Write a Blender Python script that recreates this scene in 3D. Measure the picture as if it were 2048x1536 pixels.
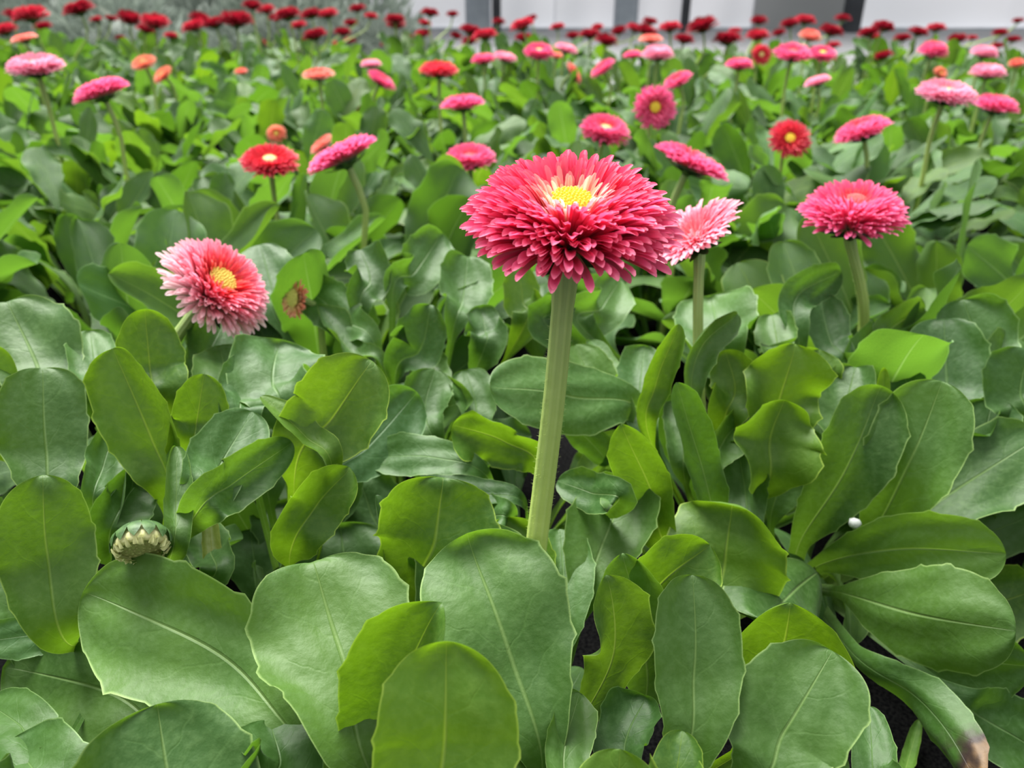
import bpy, math, random
import numpy as np
from mathutils import Vector, Matrix, Quaternion

random.seed(11)
rng = np.random.default_rng(11)
for o in list(bpy.data.objects):
    bpy.data.objects.remove(o, do_unlink=True)
S = bpy.context.scene
COL = S.collection

# ------------------------------------------------------------------ camera
FPX = 1540.0                      # focal length in pixels of a 2048 px wide frame
PITCH = math.radians(27.25)       # camera looks down
CAMZ = 0.205
cam_d = bpy.data.cameras.new('camera')
cam = bpy.data.objects.new('camera', cam_d)
COL.objects.link(cam)
cam.location = (0, 0, CAMZ)
cam.rotation_euler = (math.pi / 2 - PITCH, 0, 0)
cam_d.sensor_width = 36.0
cam_d.lens = FPX / 2048.0 * 36.0
cam_d.clip_start = 0.005
cam_d.clip_end = 100
cam_d.dof.use_dof = True
cam_d.dof.focus_distance = 0.172
cam_d.dof.aperture_fstop = cam_d.lens / 1.3      # about 1.3 mm of aperture
S.camera = cam

# ------------------------------------------------------------------ light
SKY = 1.0
world = bpy.data.worlds.new('overcast')
S.world = world
world.use_nodes = True
wb = world.node_tree.nodes['Background']
wb.inputs['Color'].default_value = (0.97, 1.0, 0.99, 1)
# overcast daylight: three times as bright overhead as at the horizon (the standard overcast sky)
_nt = world.node_tree
_tc = _nt.nodes.new('ShaderNodeTexCoord'); _sp = _nt.nodes.new('ShaderNodeSeparateXYZ')
_nt.links.new(_tc.outputs['Generated'], _sp.inputs[0])
_mr = _nt.nodes.new('ShaderNodeMapRange')
_mr.inputs[1].default_value = 0.0; _mr.inputs[2].default_value = 1.0
_mr.inputs[3].default_value = SKY / 3; _mr.inputs[4].default_value = SKY
_nt.links.new(_sp.outputs[2], _mr.inputs[0]); _nt.links.new(_mr.outputs[0], wb.inputs['Strength'])
sun_d = bpy.data.lights.new('soft_daylight', 'SUN')
sun_d.energy = 8.6
sun_d.angle = math.radians(38)
sun_d.color = (1.0, 0.98, 0.93)
sun = bpy.data.objects.new('soft_daylight', sun_d)
COL.objects.link(sun)
sun.location = (0, 0, 4)
# daylight falls through the diffusing roof from above, behind the bed, a little from the left
sdir = Vector((-0.25, 0.55, 1.0))
sun.rotation_euler = sdir.to_track_quat('Z', 'Y').to_euler()

S.view_settings.view_transform = 'Standard'
S.view_settings.look = 'None'
S.view_settings.gamma = 1.0
S.view_settings.use_curve_mapping = False
S.view_settings.exposure = 0.64

# ------------------------------------------------------------------ helpers
CAM = Vector((0, 0, CAMZ))
FWD = Vector((0, math.cos(PITCH), -math.sin(PITCH)))
UPV = Vector((0, math.sin(PITCH), math.cos(PITCH)))
RGT = Vector((1, 0, 0))

def ray(px, py):
    return RGT * ((px - 1024) / FPX) + UPV * ((768 - py) / FPX) + FWD

def at_Y(px, py, Y):                 # the point of the pixel's ray at a horizontal distance Y (m)
    d = ray(px, py)
    return CAM + d * (Y / d.y)

def at_depth(px, py, depth):
    return CAM + ray(px, py) * depth

def at_z(px, py, z):
    d = ray(px, py)
    return CAM + d * ((z - CAMZ) / d.z)

def smooth(t):
    t = max(0.0, min(1.0, t))
    return t * t * (3 - 2 * t)

def lerp(a, b, t):
    return a + (b - a) * t

def srgb(r, g, b):
    f = lambda c: (c / 255 / 12.92) if c / 255 <= 0.04045 else ((c / 255 + 0.055) / 1.055) ** 2.4
    return (f(r), f(g), f(b))

def mesh_from(name, verts, faces, mat, uvs=None, cols=None, smooth_shade=True):
    me = bpy.data.meshes.new(name)
    me.from_pydata([tuple(v) for v in verts], [], faces)
    if smooth_shade:
        me.polygons.foreach_set('use_smooth', [True] * len(me.polygons))
    li = np.empty(len(me.loops), dtype=np.int32)
    me.loops.foreach_get('vertex_index', li)
    if uvs is not None:
        uv = me.uv_layers.new(name='UVMap')
        uv.data.foreach_set('uv', np.asarray(uvs, dtype=np.float32)[li].ravel())
    if cols is not None:
        ca = me.color_attributes.new('tint', 'FLOAT_COLOR', 'POINT')
        c = np.ones((len(verts), 4), dtype=np.float32)
        c[:, :3] = np.asarray(cols, dtype=np.float32)
        ca.data.foreach_set('color', c.ravel())
    if mat is not None:
        me.materials.append(mat)
    me.update()
    return me

def link(name, me, parent=None, loc=None):
    o = bpy.data.objects.new(name, me)
    COL.objects.link(o)
    if parent is not None:
        o.parent = parent
    if loc is not None:
        o.location = loc
    return o

def tag(o, label=None, cat=None, group=None, kind=None):
    if label: o['label'] = label
    if cat: o['category'] = cat
    if group: o['group'] = group
    if kind: o['kind'] = kind
    return o

# ------------------------------------------------------------------ materials
def new_mat(name):
    m = bpy.data.materials.new(name)
    m.use_nodes = True
    nt = m.node_tree
    for n in list(nt.nodes):
        nt.nodes.remove(n)
    out = nt.nodes.new('ShaderNodeOutputMaterial')
    return m, nt, out

class NB:
    def __init__(self, nt): self.nt = nt
    def n(self, t, **kw):
        x = self.nt.nodes.new(t)
        for k, v in kw.items(): setattr(x, k, v)
        return x
    def l(self, a, b): self.nt.links.new(a, b)
    def math(self, op, a, b=None, c=None, clamp=False):
        x = self.n('ShaderNodeMath', operation=op); x.use_clamp = clamp
        for i, v in enumerate((a, b, c)):
            if v is None: continue
            if hasattr(v, 'is_output'): self.l(v, x.inputs[i])
            else: x.inputs[i].default_value = v
        return x.outputs[0]
    def mix(self, fac, a, b, blend='MIX'):
        x = self.n('ShaderNodeMix', data_type='RGBA', blend_type=blend)
        for s, v in ((x.inputs[0], fac), (x.inputs[6], a), (x.inputs[7], b)):
            if hasattr(v, 'is_output'): self.l(v, s)
            elif isinstance(v, (int, float)): s.default_value = v
            else: s.default_value = (*v[:3], 1)
        return x.outputs[2]
    def maprange(self, v, a, b, c=0.0, d=1.0, smoothstep=True):
        x = self.n('ShaderNodeMapRange', interpolation_type='SMOOTHSTEP' if smoothstep else 'LINEAR')
        if hasattr(v, 'is_output'): self.l(v, x.inputs[0])
        x.inputs[1].default_value = a; x.inputs[2].default_value = b
        x.inputs[3].default_value = c; x.inputs[4].default_value = d
        return x.outputs[0]
    def noise(self, scale, detail=2.0, vec=None, rough=0.5):
        x = self.n('ShaderNodeTexNoise')
        x.inputs['Scale'].default_value = scale
        x.inputs['Detail'].default_value = detail
        x.inputs['Roughness'].default_value = rough
        if vec is not None: self.l(vec, x.inputs['Vector'])
        return x

def leaf_material(name, scorched=False):
    m, nt, out = new_mat(name)
    b = NB(nt)
    uvn = b.n('ShaderNodeUVMap'); uvn.uv_map = 'UVMap'
    sep = b.n('ShaderNodeSeparateXYZ'); b.l(uvn.outputs[0], sep.inputs[0])
    u, v = sep.outputs[0], sep.outputs[1]              # u along, v across (0.5 is the midrib)
    av = b.math('ABSOLUTE', b.math('MULTIPLY_ADD', v, 2.0, -1.0))
    info = b.n('ShaderNodeObjectInfo')
    tc = b.n('ShaderNodeTexCoord')
    geo = b.n('ShaderNodeNewGeometry')
    rnd = info.outputs['Random']
    # offset the relief from leaf to leaf
    off = b.n('ShaderNodeCombineXYZ'); b.l(b.math('MULTIPLY', rnd, 37.0), off.inputs[0]); b.l(b.math('MULTIPLY', rnd, 11.0), off.inputs[2])
    vadd = b.n('ShaderNodeVectorMath', operation='ADD'); b.l(tc.outputs['Object'], vadd.inputs[0]); b.l(off.outputs[0], vadd.inputs[1])
    big = b.noise(26, 2, vadd.outputs[0])
    fine = b.noise(520, 3, vadd.outputs[0], 0.6)
    med = b.noise(130, 2, vadd.outputs[0])
    # green of the blade
    base = b.mix(rnd, (0.030, 0.090, 0.010), (0.068, 0.152, 0.016))
    base = b.mix(b.maprange(big.outputs[0], 0.35, 0.7), base, b.mix(0.5, base, (0.022, 0.075, 0.014)))
    base = b.mix(b.math('MULTIPLY', b.maprange(fine.outputs[0], 0.35, 0.75), 0.30), base, (0.12, 0.22, 0.07))
    # stalk end is pale
    base = b.mix(b.maprange(u, 0.36, 0.02, 0.0, 0.75), base, (0.19, 0.29, 0.075))
    # midrib and side veins
    ribw = b.maprange(u, 0.15, 1.0, 0.085, 0.012, False)
    rib = b.math('SUBTRACT', 1.0, b.math('DIVIDE', av, ribw), clamp=True)
    rib = b.math('POWER', rib, 0.7)
    warp = b.math('MULTIPLY', b.math('SUBTRACT', med.outputs[0], 0.5), 0.10)
    ph = b.math('ADD', b.math('SUBTRACT', u, b.math('MULTIPLY', av, 0.16)), warp)
    fr = b.math('FRACT', b.math('MULTIPLY', b.math('ADD', ph, b.math('MULTIPLY', rnd, 0.1)), 7.5))
    dist = b.math('ABSOLUTE', b.math('SUBTRACT', fr, 0.5))
    vein = b.maprange(dist, 0.0, 0.055, 1.0, 0.0)
    vein = b.math('MULTIPLY', vein, b.maprange(av, 0.98, 0.45, 0.0, 1.0))
    base = b.mix(b.math('MULTIPLY', vein, 0.07), base, (0.16, 0.29, 0.08))
    base = b.mix(b.math('MULTIPLY', rib, 0.45), base, (0.24, 0.36, 0.12))
    # pale rim: the highlight along the leaf edge, painted into the colour
    base = b.mix(b.maprange(av, 0.955, 0.995, 0.0, 0.75), base, (0.27, 0.40, 0.13))
    # the underside is lighter and duller
    back = geo.outputs['Backfacing']
    base = b.mix(b.math('MULTIPLY', back, 0.42), base, (0.080, 0.165, 0.026))
    trans = b.mix(0.6, base, (0.20, 0.40, 0.012))
    trans = b.mix(b.math('MULTIPLY', rib, 0.5), trans, (0.36, 0.52, 0.10))
    # object colour tints each leaf, some with backlight
    tint = info.outputs['Color']
    base = b.mix(1.0, base, tint, 'MULTIPLY')
    trans = b.mix(1.0, trans, tint, 'MULTIPLY')
    if scorched:
        sc = b.math('ADD', u, b.math('MULTIPLY', b.math('SUBTRACT', med.outputs[0], 0.5), 0.35))
        f1 = b.maprange(sc, 0.80, 0.90)
        f2 = b.maprange(sc, 0.90, 0.97)
        base = b.mix(f1, base, (0.035, 0.022, 0.018)); trans = b.mix(f1, trans, (0.02, 0.012, 0.01))
        base = b.mix(f2, base, (0.20, 0.12, 0.055)); trans = b.mix(f2, trans, (0.2, 0.12, 0.06))
    h = b.math('ADD', b.math('MULTIPLY', rib, -0.9), b.math('MULTIPLY', vein, -0.06))
    h = b.math('ADD', h, b.math('MULTIPLY', fine.outputs[0], 0.34))
    h = b.math('ADD', h, b.math('MULTIPLY', med.outputs[0], 0.55))
    bump = b.n('ShaderNodeBump'); bump.inputs['Strength'].default_value = 0.42
    bump.inputs['Distance'].default_value = 0.0011
    b.l(h, bump.inputs['Height'])
    p = b.n('ShaderNodeBsdfPrincipled')
    b.l(base, p.inputs['Base Color']); b.l(bump.outputs[0], p.inputs['Normal'])
    p.inputs['Roughness'].default_value = 0.46
    b.l(b.math('MULTIPLY_ADD', back, 0.10, 0.54), p.inputs['Roughness'])
    p.inputs['Specular IOR Level'].default_value = 0.40
    p.inputs['Sheen Weight'].default_value = 0.04
    p.inputs['Sheen Roughness'].default_value = 0.4
    t = b.n('ShaderNodeBsdfTranslucent'); b.l(trans, t.inputs['Color']); b.l(bump.outputs[0], t.inputs['Normal'])
    mx = b.n('ShaderNodeMixShader'); mx.inputs[0].default_value = 0.36
    b.l(p.outputs[0], mx.inputs[1]); b.l(t.outputs[0], mx.inputs[2])
    b.l(mx.outputs[0], out.inputs['Surface'])
    return m

def petal_material(name, mode):
    """mode 'object': colour from the object colour; 'vertex': from the mesh's tint"""
    m, nt, out = new_mat(name)
    b = NB(nt)
    uvn = b.n('ShaderNodeUVMap'); uvn.uv_map = 'UVMap'
    sep = b.n('ShaderNodeSeparateXYZ'); b.l(uvn.outputs[0], sep.inputs[0])
    u = sep.outputs[0]
    info = b.n('ShaderNodeObjectInfo')
    if mode == 'object':
        c = info.outputs['Color']
    else:
        a = b.n('ShaderNodeAttribute'); a.attribute_name = 'tint'
        c = b.mix(1.0, a.outputs['Color'], info.outputs['Color'], 'MULTIPLY')
    cream = (0.86, 0.74, 0.60)
    lum = b.n('ShaderNodeRGBToBW'); b.l(c, lum.inputs[0])
    col = b.mix(b.math('MULTIPLY', b.maprange(u, 0.05, 0.55, 0.85, 0.0), b.maprange(lum.outputs[0], 0.10, 0.2)), c, cream)
    col = b.mix(b.maprange(u, 0.86, 1.0, 0.0, 0.30 if mode == 'object' else 0.15), col, b.mix(b.math('MULTIPLY', b.maprange(lum.outputs[0], 0.10, 0.2), 0.55), c, (0.95, 0.72, 0.78)))
    p = b.n('ShaderNodeBsdfPrincipled'); b.l(col, p.inputs['Base Color'])
    p.inputs['Roughness'].default_value = 0.5
    p.inputs['Specular IOR Level'].default_value = 0.35
    t = b.n('ShaderNodeBsdfTranslucent'); b.l(col, t.inputs['Color'])
    mx = b.n('ShaderNodeMixShader'); mx.inputs[0].default_value = 0.50
    b.l(p.outputs[0], mx.inputs[1]); b.l(t.outputs[0], mx.inputs[2])
    b.l(mx.outputs[0], out.inputs['Surface'])
    return m

def simple_mat(name, c1, c2, scale=60.0, rough=0.6, bump=0.0, transl=0.0, use_obj=False, spec=0.4, dist=0.001):
    m, nt, out = new_mat(name)
    b = NB(nt)
    tc = b.n('ShaderNodeTexCoord')
    nz = b.noise(scale, 3, tc.outputs['Object'])
    col = b.mix(b.maprange(nz.outputs[0], 0.3, 0.7), c1, c2)
    if use_obj:
        info = b.n('ShaderNodeObjectInfo')
        col = b.mix(1.0, col, info.outputs['Color'], 'MULTIPLY')
    p = b.n('ShaderNodeBsdfPrincipled'); b.l(col, p.inputs['Base Color'])
    p.inputs['Roughness'].default_value = rough
    p.inputs['Specular IOR Level'].default_value = spec
    if bump:
        bn = b.n('ShaderNodeBump'); bn.inputs['Strength'].default_value = bump; bn.inputs['Distance'].default_value = dist
        b.l(nz.outputs[0], bn.inputs['Height']); b.l(bn.outputs[0], p.inputs['Normal'])
    if transl:
        t = b.n('ShaderNodeBsdfTranslucent'); b.l(col, t.inputs['Color'])
        mx = b.n('ShaderNodeMixShader'); mx.inputs[0].default_value = transl
        b.l(p.outputs[0], mx.inputs[1]); b.l(t.outputs[0], mx.inputs[2])
        b.l(mx.outputs[0], out.inputs['Surface'])
    else:
        b.l(p.outputs[0], out.inputs['Surface'])
    return m

def stem_material():
    m, nt, out = new_mat('flower_stem')
    b = NB(nt)
    uvn = b.n('ShaderNodeUVMap'); uvn.uv_map = 'UVMap'
    sep = b.n('ShaderNodeSeparateXYZ'); b.l(uvn.outputs[0], sep.inputs[0])
    u, v = sep.outputs[0], sep.outputs[1]
    rib = b.math('SINE', b.math('MULTIPLY', v, 2 * math.pi * 9))
    tc = b.n('ShaderNodeTexCoord')
    nz = b.noise(240, 3, tc.outputs['Object'])
    col = b.mix(b.maprange(u, 0.55, 1.0), (0.40, 0.52, 0.12), (0.24, 0.33, 0.11))
    col = b.mix(b.math('MULTIPLY', b.maprange(rib, -0.2, 1.0), 0.25), col, (0.46, 0.58, 0.20))
    col = b.mix(b.math('MULTIPLY', nz.outputs[0], 0.25), col, (0.16, 0.24, 0.05))
    h = b.math('ADD', b.math('MULTIPLY', rib, 0.28), nz.outputs[0])
    bump = b.n('ShaderNodeBump'); bump.inputs['Strength'].default_value = 0.45; bump.inputs['Distance'].default_value = 0.0006
    b.l(h, bump.inputs['Height'])
    p = b.n('ShaderNodeBsdfPrincipled'); b.l(col, p.inputs['Base Color']); b.l(bump.outputs[0], p.inputs['Normal'])
    p.inputs['Roughness'].default_value = 0.55
    p.inputs['Subsurface Weight'].default_value = 0.15
    p.inputs['Subsurface Radius'].default_value = (0.002, 0.003, 0.001)
    p.inputs['Subsurface Scale'].default_value = 1.0
    b.l(p.outputs[0], out.inputs['Surface'])
    return m

M_LEAF = leaf_material('daisy_leaf')
M_SCORCH = leaf_material('scorched_leaf', True)
M_PET = petal_material('single_petal', 'object')
M_PETV = petal_material('petal_mass', 'vertex')
M_STEM = stem_material()
M_DISC = simple_mat('flower_disc', (1, 1, 1), (0.72, 0.66, 0.6), 2500, 0.6, 0.0, 0.1, True)
M_SEPAL = simple_mat('sepal_green', (0.028, 0.070, 0.018), (0.055, 0.12, 0.030), 500, 0.55, 0.2, 0.12)
M_CREAM = simple_mat('cream_floret', (0.74, 0.72, 0.38), (0.60, 0.62, 0.26), 700, 0.6, 0.2, 0.25)
M_GROUND = simple_mat('black_ground_cloth', (0.0025, 0.0025, 0.003), (0.008, 0.008, 0.008), 900, 1.0, 0.5, 0, False, 0.0)

# ------------------------------------------------------------------ setting
def box_mesh(name, x0, x1, y0, y1, z0, z1, mat):
    v = [(x0,y0,z0),(x1,y0,z0),(x1,y1,z0),(x0,y1,z0),(x0,y0,z1),(x1,y0,z1),(x1,y1,z1),(x0,y1,z1)]
    f = [(0,3,2,1),(4,5,6,7),(0,1,5,4),(1,2,6,5),(2,3,7,6),(3,0,4,7)]
    return mesh_from(name, v, f, mat, smooth_shade=False)

floor = link('floor', box_mesh('floor', -7, 7, -1.0, 5.2, -0.06, 0.0, M_GROUND))
tag(floor, 'black ground cloth under the bed of plants', kind='structure')

M_PATH = simple_mat('pale_concrete', (.24, .24, .25), (.19, .19, .20), 5, .8, .2)
path = link('path', box_mesh('path', -6.9, 6.9, 1.80, 4.39, 0.001, 0.012, M_PATH))
tag(path, 'pale concrete path behind the bed', kind='structure')

M_FILM = simple_mat('white_film', (0.52, 0.52, 0.56), (0.46, 0.47, 0.51), 0.9, 0.55, 0, 0.35)
M_DARKPOST = simple_mat('dark_steel', (0.020, 0.022, 0.028), (0.035, 0.038, 0.045), 12, 0.5)
M_GREYPOST = simple_mat('galvanised_steel', (0.27, 0.30, 0.34), (0.36, 0.39, 0.43), 9, 0.45)
M_DOOR = simple_mat('grey_door', (0.27, 0.275, 0.28), (0.34, 0.34, 0.345), 2.0, 0.5)
YW = 4.4
def wx(px): return at_Y(px, 20, YW).x
fv, ff = [], []
for x0, x1, z0, z1 in ((-6.5, 6.5, 0.0, 0.02), (-6.5, 6.5, 3.12, 3.2)):
    k = len(fv)
    for y in (YW - .03, YW + .03):
        fv += [(x0, y, z0), (x1, y, z0), (x1, y, z1), (x0, y, z1)]
    ff += [tuple(k + i for i in q) for q in ((0, 1, 2, 3), (7, 6, 5, 4), (0, 4, 5, 1), (3, 2, 6, 7), (0, 3, 7, 4), (1, 5, 6, 2))]
wall = link('wall_back', mesh_from('wall_back', fv, ff, M_GREYPOST, smooth_shade=False))
tag(wall, 'white plastic film wall of the greenhouse', kind='structure')
# one slack sheet of film between each pair of posts
for k, (a, c, off) in enumerate(((-1200, -300, .0), (-300, 130, 0.01), (130, 565, 0.0), (565, 958, 0.01), (958, 1108, 0.0), (1108, 1252, 0.01), (1252, 1371, 0.0), (1371, 1505, 0.01), (1694, 2012, 0.01), (2012, 2500, 0.0), (2500, 3300, .01))):
    xa, xc = wx(a), wx(c)
    vs, fs = [], []
    nx, nz = 10, 8
    for j in range(nz + 1):
        for i in range(nx + 1):
            t = i / nx; z = .02 + 3.1 * j / nz
            sag = math.sin(math.pi * t) * .04 * math.sin(k * 1.7 + z * 1.3 + t * 4)
            vs.append((lerp(xa, xc, t), YW - off + sag, z))
    for j in range(nz):
        for i in range(nx):
            m = nx + 1
            fs.append((j*m+i, j*m+i+1, (j+1)*m+i+1, (j+1)*m+i))
    link('film_panel', mesh_from('film_panel', vs, fs, M_FILM), wall)
dl = link('door_1', box_mesh('door_1', wx(1505), wx(1694), YW - 0.05, YW + 0.02, 0.0, 3.12, M_DOOR))
tag(dl, 'plain grey door in the white wall', kind='structure')
def post(px0, px1, Y, mat, label, top=3.1):
    a, c = at_Y(px0, 20, Y).x, at_Y(px1, 20, Y).x
    w = (c - a) / 2
    n = 12
    vs, fs = [], []
    for z in (0.0, 0.012, 0.0121, top):
        r = w * (1.5 if z < 0.0121 else 1.0)
        for i in range(n):
            t = 2 * math.pi * i / n
            # rounded square section
            cx = math.copysign(abs(math.cos(t)) ** 0.5, math.cos(t)); sy = math.copysign(abs(math.sin(t)) ** 0.5, math.sin(t))
            vs.append((cx * r, sy * r, z))
    for j in range(3):
        for i in range(n):
            k = (i + 1) % n
            fs.append((j*n+i, j*n+k, (j+1)*n+k, (j+1)*n+i))
    fs.append(tuple(range(3*n, 4*n)))
    o = link('greenhouse_post', mesh_from('greenhouse_post', vs, fs, mat, smooth_shade=False), None, ((a + c) / 2, Y, 0))
    tag(o, label, 'post', 'greenhouse posts along the wall')
post(113, 147, 3.9, M_DARKPOST, 'leftmost dark steel post, standing among the grey shrubs')
post(553, 577, 3.9, M_DARKPOST, 'slim dark steel post at the right end of the grey shrubs')
post(930, 982, 4.25, M_GREYPOST, 'wide pale grey steel post beside a thin dark post')
post(984, 1002, 4.1, M_DARKPOST, 'thin dark post touching the wide pale grey post')
post(1228, 1276, 4.25, M_GREYPOST, 'pale grey steel post standing alone between two white wall sheets')
post(1363, 1380, 4.1, M_DARKPOST, 'thin dark post left of the grey door')
post(1690, 1724, 4.1, M_DARKPOST, 'thick dark post at the right edge of the grey door')

# ------------------------------------------------------------------ leaves
def blade_width(b, wp, bm, q=1.35, tipn=2.5):
    if b <= bm:
        return wp + (1 - wp) * math.sin(math.pi / 2 * max(b, 0) / bm) ** q
    return math.sqrt(max(0.0, 1 - ((b - bm) / (1 - bm)) ** tipn))

def spline(pts, n):
    """Catmull-Rom through pts, resampled by arc length; returns n+1 points"""
    P = [2 * pts[0] - pts[1]] + list(pts) + [2 * pts[-1] - pts[-2]]
    dense = []
    for i in range(1, len(P) - 2):
        p0, p1, p2, p3 = P[i-1], P[i], P[i+1], P[i+2]
        for k in range(24):
            t = k / 24
            dense.append(0.5 * ((2*p1) + (p2-p0)*t + (2*p0-5*p1+4*p2-p3)*t*t + (3*p1-p0-3*p2+p3)*t*t*t))
    dense.append(pts[-1].copy())
    L = [0.0]
    for a, c in zip(dense, dense[1:]): L.append(L[-1] + (c - a).length)
    def sample(s):
        s = max(0, min(1, s)) * L[-1]
        lo, hi = 0, len(L) - 1
        while hi - lo > 1:
            m = (lo + hi) // 2
            if L[m] <= s: lo = m
            else: hi = m
        d = L[hi] - L[lo]
        return dense[lo].lerp(dense[hi], (s - L[lo]) / d if d > 1e-12 else 0)
    return sample, L[-1]

def leaf_arrays(sample, total, b0, halfw, normal_fn, cup=0.5, wave=0.06, teeth=0.04, rnd=None,
                nu=44, nv=10, bm=0.66, wp=0.13, fold=0.0, tipc=0.0):
    """a leaf surface: petiole up to fraction b0 of the length, then an obovate toothed blade"""
    r = rnd or random
    ph1, ph2, ph3 = r.uniform(0, 6.28), r.uniform(0, 6.28), r.uniform(0, 6.28)
    lob = [(r.uniform(-1, 1) * 0.045, r.uniform(5, 9), r.uniform(0, 6.28)) for _ in range(2)]
    npet = 8
    us = [b0 * i / npet for i in range(npet)]
    nb = nu - npet
    for i in range(nb + 1):
        t = i / nb
        t = 1 - (1 - t) ** 1.55                 # denser rows near the round tip
        us.append(b0 + (1 - b0) * t)
    vs, uv = [], []
    eps = 0.004
    for u in us:
        c = sample(u)
        T = (sample(min(1, u + eps)) - sample(max(0, u - eps))).normalized()
        N = normal_fn(u, T)
        side = T.cross(N).normalized()
        N = side.cross(T).normalized()
        b = (u - b0) / (1 - b0)
        if b <= 0:
            w = wp * (1.0 + 0.5 * max(0, (0.25 - u / max(b0, 1e-6))))
        else:
            w = blade_width(b, wp, bm)
        for j in range(nv + 1):
            v = -1 + 2 * j / nv
            v = math.copysign(abs(v) ** 0.88, v)
            sgn = 1 if v > 0 else -1
            ww = w
            if b > 0:
                # uneven outline and small forward teeth
                for a, f, p in lob: ww *= 1 + a * math.sin(f * b + p + sgn * 1.7)
                if 0.22 < b < 0.95:
                    f = (b * 5.2 + (0.33 if sgn > 0 else 0.0) + ph3) % 1.0
                    spike = max(0.0, 1 - abs(f - 0.84) / 0.16)
                    ww *= 1 + teeth * (0.7 * f + 1.5 * spike ** 1.5 - 0.6) * abs(v) ** 5
            hw = halfw * ww
            a = cup * (1.0 if b > 0 else 1.1) * (0.85 + 0.3 * smooth(b))
            if abs(a) > 1e-3:
                x = math.sin(a * v) / a; z = (1 - math.cos(a * v)) / a
            else:
                x, z = v, 0.0
            z += fold * abs(v)
            z += tipc * max(0.0, (b - .62) / .38) ** 2
            bb = smooth(b * 2.2)
            z += wave * bb * abs(v) ** 1.8 * math.sin(9.0 * b + (ph1 if sgn > 0 else ph2))
            z += 0.085 * bb * math.sin(7 * b + 3 * v + ph1) * math.sin(4 * v + ph2)
            z += wave * .6 * bb * abs(v) ** 3 * math.sin(19.0 * b + ph3 + sgn)
            z -= 0.05 * math.exp(-(v / 0.10) ** 2) * (1 - 0.7 * smooth(b))
            p = c + side * (x * hw) + N * (z * hw)
            vs.append(p)
            uv.append((u if b <= 0 else lerp(0.34, 1, b) if True else u, 0.5 + 0.5 * v))
    # petiole rows take the first third of the uv
    k = 0
    for i, u in enumerate(us):
        for j in range(nv + 1):
            if u < b0: uv[k] = (0.34 * u / max(b0, 1e-6), uv[k][1])
            k += 1
    fs = []
    m = nv + 1
    for i in range(len(us) - 1):
        for j in range(nv):
            fs.append((i*m+j, i*m+j+1, (i+1)*m+j+1, (i+1)*m+j))
    return vs, fs, uv

# shared leaf shapes: grown along +Y from the crown, arching in the YZ plane
def variant(e0, e1, wrel, cup, wave, b0, seed, bm=0.6, twist=0.0, nu=34, nv=8):
    r = random.Random(seed)
    pts = [Vector((0, 0, 0))]
    p = Vector((0, 0, 0)); n = 6
    sx = r.uniform(-0.12, 0.12)
    for i in range(n):
        t = (i + 0.5) / n
        e = math.radians(lerp(e0, e1, smooth(t)))
        p = p + Vector((sx * t, math.cos(e), math.sin(e))) / n
        pts.append(p.copy())
    smp, L = spline(pts, nu)
    def nf(u, T):
        N = Vector((0, 0, 1)) - T * T.z
        if N.length < 0.15: N = Vector((0, -1, 0)) - T * (-T.y)
        N = Vector((1, 0, 0)).cross(T)
        N.normalize()
        return Quaternion(T, twist * u) @ N
    vs, fs, uv = leaf_arrays(smp, L, b0, wrel, nf, cup, wave, 0.05, r, nu, nv, bm)
    return mesh_from('leaf', vs, fs, M_LEAF, uv)

VAR = {'erect': [], 'mid': [], 'spread': [], 'curl': []}
FARV = {'erect': [], 'mid': [], 'spread': [], 'curl': []}
for s in range(9):
    r = random.Random(100 + s)
    tw = r.uniform(-1.1, 1.1)
    VAR['erect'].append(variant(r.uniform(74, 84), r.uniform(48, 80), r.uniform(.12, .165), r.uniform(.3, 1.3), r.uniform(.06, .26), r.uniform(.28, .38), s, r.uniform(.60, .72), tw))
    VAR['mid'].append(variant(r.uniform(58, 70), r.uniform(18, 48), r.uniform(.125, .17), r.uniform(-.2, 1.1), r.uniform(.08, .28), r.uniform(.26, .36), s + 20, r.uniform(.60, .72), tw))
    VAR['spread'].append(variant(r.uniform(36, 50), r.uniform(-8, 22), r.uniform(.125, .17), r.uniform(-.6, .6), r.uniform(.08, .26), r.uniform(.25, .34), s + 40, r.uniform(.60, .72), tw))
    VAR['curl'].append(variant(r.uniform(70, 80), r.uniform(-70, -25), r.uniform(.125, .165), r.uniform(-.8, .7), r.uniform(.10, .30), r.uniform(.26, .34), s + 60, r.uniform(.60, .72), tw))

for s in range(8):
    r = random.Random(300 + s)
    tw = r.uniform(-1.0, 1.0)
    for nm, e0, e1 in (('erect', (76, 86), (50, 78)), ('mid', (72, 82), (0, 35)), ('spread', (52, 64), (-20, 10)), ('curl', (78, 86), (-80, -30))):
        FARV[nm].append(variant(r.uniform(*e0), r.uniform(*e1), r.uniform(.095, .125), r.uniform(-.7, 1.0), r.uniform(.08, .26), r.uniform(.46, .56), s + 80, r.uniform(.58, .68), tw, 26, 6))

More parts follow.
